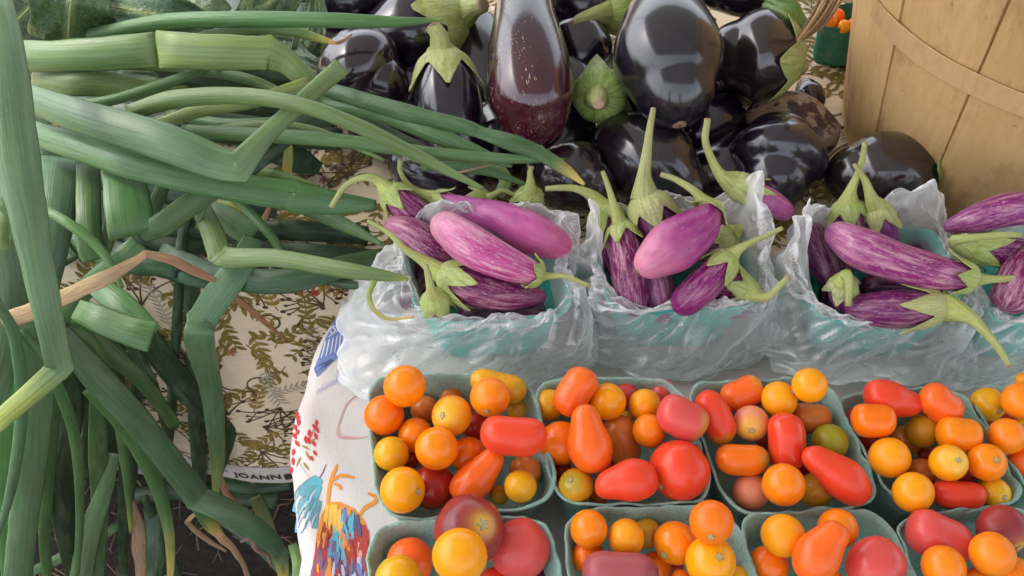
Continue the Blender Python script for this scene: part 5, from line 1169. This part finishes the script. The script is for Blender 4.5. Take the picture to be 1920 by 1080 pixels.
# heap in the shade on the ground below
GG='leaves in the shade under the table'
def low(label,pts,**k):
    C=[]
    k.setdefault('group',GG); return leaf(label,[(x,y,z,w_) for x,y,z,w_ in pts],**k)
ZL=-60
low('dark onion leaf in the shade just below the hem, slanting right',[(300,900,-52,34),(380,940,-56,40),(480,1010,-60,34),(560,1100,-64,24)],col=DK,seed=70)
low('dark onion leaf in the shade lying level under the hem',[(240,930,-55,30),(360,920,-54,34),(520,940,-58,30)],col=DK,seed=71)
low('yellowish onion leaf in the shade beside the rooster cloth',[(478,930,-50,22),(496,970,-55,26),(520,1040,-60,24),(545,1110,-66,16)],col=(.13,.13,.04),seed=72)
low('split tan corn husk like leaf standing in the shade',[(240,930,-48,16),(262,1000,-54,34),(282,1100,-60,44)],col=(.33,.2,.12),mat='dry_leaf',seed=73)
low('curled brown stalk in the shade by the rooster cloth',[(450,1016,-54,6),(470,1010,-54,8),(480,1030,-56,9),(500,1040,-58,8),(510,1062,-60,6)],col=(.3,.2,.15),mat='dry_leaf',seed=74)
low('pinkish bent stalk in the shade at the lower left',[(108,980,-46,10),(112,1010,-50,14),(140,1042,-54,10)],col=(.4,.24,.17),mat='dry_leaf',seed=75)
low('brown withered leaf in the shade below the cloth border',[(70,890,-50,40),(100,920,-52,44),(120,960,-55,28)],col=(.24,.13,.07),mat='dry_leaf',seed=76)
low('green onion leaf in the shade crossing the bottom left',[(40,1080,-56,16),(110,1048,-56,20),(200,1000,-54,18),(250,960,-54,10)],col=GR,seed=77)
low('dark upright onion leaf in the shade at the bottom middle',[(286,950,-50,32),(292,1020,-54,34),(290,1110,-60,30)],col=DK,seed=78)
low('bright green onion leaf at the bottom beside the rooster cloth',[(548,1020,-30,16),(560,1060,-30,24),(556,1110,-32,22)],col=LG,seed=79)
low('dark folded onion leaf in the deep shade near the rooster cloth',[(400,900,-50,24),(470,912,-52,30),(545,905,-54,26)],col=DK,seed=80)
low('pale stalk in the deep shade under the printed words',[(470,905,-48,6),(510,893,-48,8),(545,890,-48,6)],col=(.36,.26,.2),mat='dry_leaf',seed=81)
# straw and crumbs on the soil
rs=random.Random(4); sv=[];sf=[]
for k in range(900):
    x,y=rs.uniform(-.75,.05),rs.uniform(.2,1.0); a=rs.uniform(0,3.14); L_=rs.uniform(.008,.04); w_=rs.uniform(.0006,.0016); d=np.array((math.cos(a),math.sin(a),rs.uniform(-.2,.2))); q=np.array((-d[1],d[0],0)); c=np.array((x,y,-.748+rs.uniform(0,.006))); b=len(sv)
    sv+=[c-d*L_/2-q*w_,c-d*L_/2+q*w_,c+np.array((0,0,w_)),c+d*L_/2+q*w_,c+d*L_/2-q*w_,c-np.array((0,0,w_))]; sf+=[(b,b+1,b+2),(b+1,b+3,b+2),(b+3,b+4,b+2),(b+4,b,b+2),(b,b+5,b+1),(b+3,b+5,b+4)]
st=mk('straw',sv,sf,'dry_leaf',attrs=dict(col=[(.20,.13,.07,1)]*len(sv),tc=[(0,0,i*.01) for i in range(len(sv))]),smooth=False); stuff(st); tag(st,'dry straw litter scattered on the soil under the table','straw')

# ---- broad dark leaves at the top left
def broad(label,rib,half,z,col,seed,tilt=.0,ruf=.006,wl=1.0,wr=1.0):
    """rib: midrib points (x,y,z cm) base->tip, half: half widths px"""
    C=[(*P(x,y,zz/100),px(P(x,y,zz/100),h)) for (x,y,zz),h in zip(rib,half)]
    D,_=catmull(C,10); p=D[:,:3]; T=tangents(p); v=[];tc=[];cl=[]; nj=25; L=np.concatenate([[0],np.cumsum(np.linalg.norm(np.diff(p,axis=0),axis=1))])
    for i in range(len(p)):
        view=np.array(CAM)-p[i]; view/=np.linalg.norm(view); S=np.cross(T[i],view); S/=np.linalg.norm(S); Nn=np.cross(S,T[i]); Nn=Nn if Nn.dot(view)>0 else -Nn
        for j in range(nj):
            u=-1+2*j/(nj-1); wd=D[i,3]*(wl if u<0 else wr)*(1+.10*math.sin(L[i]*150+seed+(3 if u>0 else 0))*abs(u))
            q=p[i]+S*u*wd+Nn*(-.25*abs(u)*wd*.6+ruf*u*u*math.sin(L[i]*110+seed+u*2)+.35*ruf*noise.noise(Vector((u*5,L[i]*60,seed)))+.0035*(1-min(1,abs(math.sin(L[i]*90+abs(u)*5))*3))*.4)
            v.append(q); tc.append((u*wd*28,L[i]*28,seed)); g=math.exp(-(u*9)**2); cl.append((*(np.array(col)*(1-g)+np.array((.25,.33,.13))*g),1))
    o=mk('broad_leaf',v,ring_faces(len(p),nj,0,False),'broad_leaf',attrs=dict(col=cl,tc=tc)); sm=o.modifiers.new('thick','SOLIDIFY'); sm.thickness=.0008; sm.offset=-1
    rr=[(*(D[i,:3]+0),max(.0006,D[i,3]*.035)) for i in range(0,len(D),2)]
    tube('midrib',rr,'calyx',o,8,(.30,.38,.15)); return tag(o,label,'leaf','broad dark leaves at the top left')
broad('large dark green leaf with pale midrib behind the onion heap',[(128,84,12,),(130,40,14),(134,0,16),(140,-60,17)],[60,70,74,60],13,(.035,.085,.03),1)
broad('broad dark leaf right of the pale ribbed one at the top edge',[(400,50,12),(300,30,13.5),(200,10,14),(120,0,13)],[20,48,60,50],13,(.04,.10,.05),2)
broad('bluish green leaf at the top edge above the long round onion leaf',[(420,40,12),(370,15,13),(330,-30,13.5)],[30,54,50],13,(.085,.15,.07),3)
broad('dark leaf at the top left corner behind the bent blade',[(-10,90,9),(40,30,10),(110,-30,10)],[40,56,50],10,(.025,.06,.035),4)
broad('dark green leaf between the bluish leaf and the eggplants',[(450,50,10),(500,10,12),(540,-40,12)],[26,46,46],12,(.04,.10,.025),5)
broad('narrow drooping green leaf beside the left black eggplant',[(592,-10,13),(588,50,11),(570,110,9),(555,160,7)],[16,26,30,14],10,(.09,.17,.07),6)
broad('leaf in the gap beneath the thin top onion leaves',[(470,80,9),(540,110,9.5),(600,140,9)],[20,36,20],10,(.035,.08,.04),7)
broad('green leafy cap pieces at the top beside the brown splints',[(1430,8,13),(1470,26,13.5),(1510,50,12.5)],[14,30,12],13,(.12,.22,.025),8,ruf=.004)
broad('small leaf in the gap under the biggest black eggplant',[(1330,285,4),(1350,292,4.4),(1372,300,4.2)],[10,22,10],5,(.10,.17,.03),9,ruf=.002)
# ================================================================== BUSHEL BASKET
cx=P(1872,258,0); cx=Vector((cx.x,cx.y,.0)); RB=.156; TP=.20; HT=.30; NS=15
bb=bpy.data.objects.new('bushel_basket',None); COL.objects.link(bb); bb.location=cx; bb.empty_display_size=.1
tag(bb,'tan wooden stave basket with a thin hoop, standing at the upper right','basket')
rb=random.Random(3)
def rz(z): return RB+TP*z
for s in range(NS):
    a0=2*math.pi*(s+.014)/NS+.13; a1=2*math.pi*(s+.986)/NS+.13; v=[]; dr=rb.uniform(-.0007,.0009); na,nz=8,10
    for side in (0,1):
        for k in range(nz+1):
            z=.003+ (HT-.003)*k/nz
            for j in range(na+1):
                a=a0+(a1-a0)*j/na; fr=j/na; e=.0012*(abs(2*fr-1)**6)
                r=rz(z)+dr-e-(.003 if side else 0)+.0006*noise.noise(Vector((s*3,z*14,j*.3))); v.append((cx.x+r*math.cos(a),cx.y+r*math.sin(a),z))
    n=(na+1)*(nz+1); f=ring_faces(nz+1,na+1,0,False)+[tuple(reversed(q)) for q in ring_faces(nz+1,na+1,n,False)]
    for k in range(nz): 
        b=k*(na+1); f.append((b,b+na+1,n+b+na+1,n+b)); b+=na; f.append((b+na+1,b,n+b,n+b+na+1))
    for j in range(na): f.append((j+1,j,n+j,n+j+1)); b=nz*(na+1)+j; f.append((b,b+1,n+b+1,n+b))
    mk('stave',v,f,'stave_wood',bb,smooth=False)
def hoop(z0,h,th,seed):
    v=[];M=140
    for (dz,dr) in ((0,0),(0,th),(h*.02,th+.0003),(h*.98,th+.0003),(h,th)):
        for j in range(M):
            a=2*math.pi*j/M; wv=.0016*noise.noise(Vector((math.cos(a)*4,math.sin(a)*4,seed+dz*60))); z=z0+dz+wv; r=rz(z)+.0012+dr; v.append((cx.x+r*math.cos(a),cx.y+r*math.sin(a),z))
    return mk('hoop',v,ring_faces(5,M)+[(4*M+j,4*M+(j+1)%M,(j+1)%M,j) for j in range(M)],'hoop_wood',bb,smooth=False)
hp=hoop(.160,.022,.0013,1); hoop(.274,.026,.003,2)
for s in range(NS):
    a=2*math.pi*(s+.5+rb.uniform(-.2,.2))/NS+.13; z=.171+rb.uniform(-.004,.004); r=rz(z)+.0027; c=np.array((cx.x+r*math.cos(a),cx.y+r*math.sin(a),z)); d=np.array((math.cos(a),math.sin(a),0))
    tube('nail',[(*(c-d*.002),.0022),(*(c+d*.0006),.0025),(*(c+d*.001),.0014)],'nail_steel',hp,8)
v=[(cx.x+ (RB-.004)*k*math.cos(2*math.pi*j/48),cx.y+(RB-.004)*k*math.sin(2*math.pi*j/48),.006) for k in (1,.5) for j in range(48)]
mk('base_board',v,ring_faces(2,48)+[tuple(48+j for j in range(48))],'stave_wood',bb)
# bundle of splints
sp=bpy.data.objects.new('splint_bundle',None); COL.objects.link(sp); sp.location=P(1500,75,.10)
for k in range(6):
    o=k*8; rows=[]
    for (x,y,z,w_) in ((1486+o*.55,86-k*3,.115,5),(1512+o*.8,46,.15,5.5),(1534+o,6,.185,5.5),(1552+o*1.2,-50,.22,5)):
        q=P(x,y,z+.004*math.sin(k*2.1)); rows.append((*q,px(q,w_*.62)))
    Q,_=catmull(rows,6); tube('splint',Q,'splint_wood' if k%2==0 else 'hoop_wood',sp,6,lump=.2)
tag(sp,'bundle of thin brown wood splints between the eggplants and the stave basket','splints')
# ---- far pint baskets with tomatoes
zf=.055
def farb(q,label,mat,seed): return basket(q,zf,mat,label,seed,group='far green pint baskets',wav=.001)
farb(((1552,8),(1650,14),(1664,62),(1528,50)),zf and 'dark green pulp basket with orange tomatoes far behind at the top right','dark_pulp',61)
b2=farb(((1600,-80),(1700,-76),(1706,-30),(1590,-36)),'dark green pulp basket with a white slotted lid, farthest at the top edge','dark_pulp',62)
for k,(x,y,r,c,lb) in enumerate(((1553,42,17,'O','orange round tomato at the left of the far dark green basket'),(1582,50,13,'Y','yellow orange tomato in the middle of the far dark green basket'),(1602,48,15,'V','red orange tomato beside the stave basket in the far basket'),(1570,30,14,'o','deep orange tomato at the back of the far dark green basket'))):
    t=depth(P(x,y,.055)); it=dict(b='b1',x=x,y=y,a=r,bb=r,ang=0,col=c,t=t,z0=6,scar=None,sh='',shape='r',desc='x')
    n0=set(bpy.data.objects); tomato(it,300+k); o=[q for q in bpy.data.objects if q not in n0][0]; o['label']=lb; o['group']='tomatoes in the far basket'
lid=bpy.data.objects.new('slotted_lid',None); COL.objects.link(lid); lc=P(1650,-44,.062); lid.location=lc
for k in range(9):
    x=lc.x-.05+k*.0125; v=[]
    for z in (.062,.066):
        v+=[(x,lc.y-.045,z),(x+.007,lc.y-.045,z),(x+.007,lc.y+.045,z),(x,lc.y+.045,z)]
    mk('slat',v,[(3,2,1,0),(4,5,6,7)]+[(j,(j+1)%4,4+(j+1)%4,4+j) for j in range(4)],'white_plastic',lid,smooth=False)
for yy in (-.05,.045):
    v=[]
    for z in (.0615,.0665): v+=[(lc.x-.055,lc.y+yy,z),(lc.x+.065,lc.y+yy,z),(lc.x+.065,lc.y+yy+.006,z),(lc.x-.055,lc.y+yy+.006,z)]
    mk('rail',v,[(3,2,1,0),(4,5,6,7)]+[(j,(j+1)%4,4+(j+1)%4,4+j) for j in range(4)],'white_plastic',lid,smooth=False)
tag(lid,'white slotted plastic lid lying on the farthest green basket','lid')
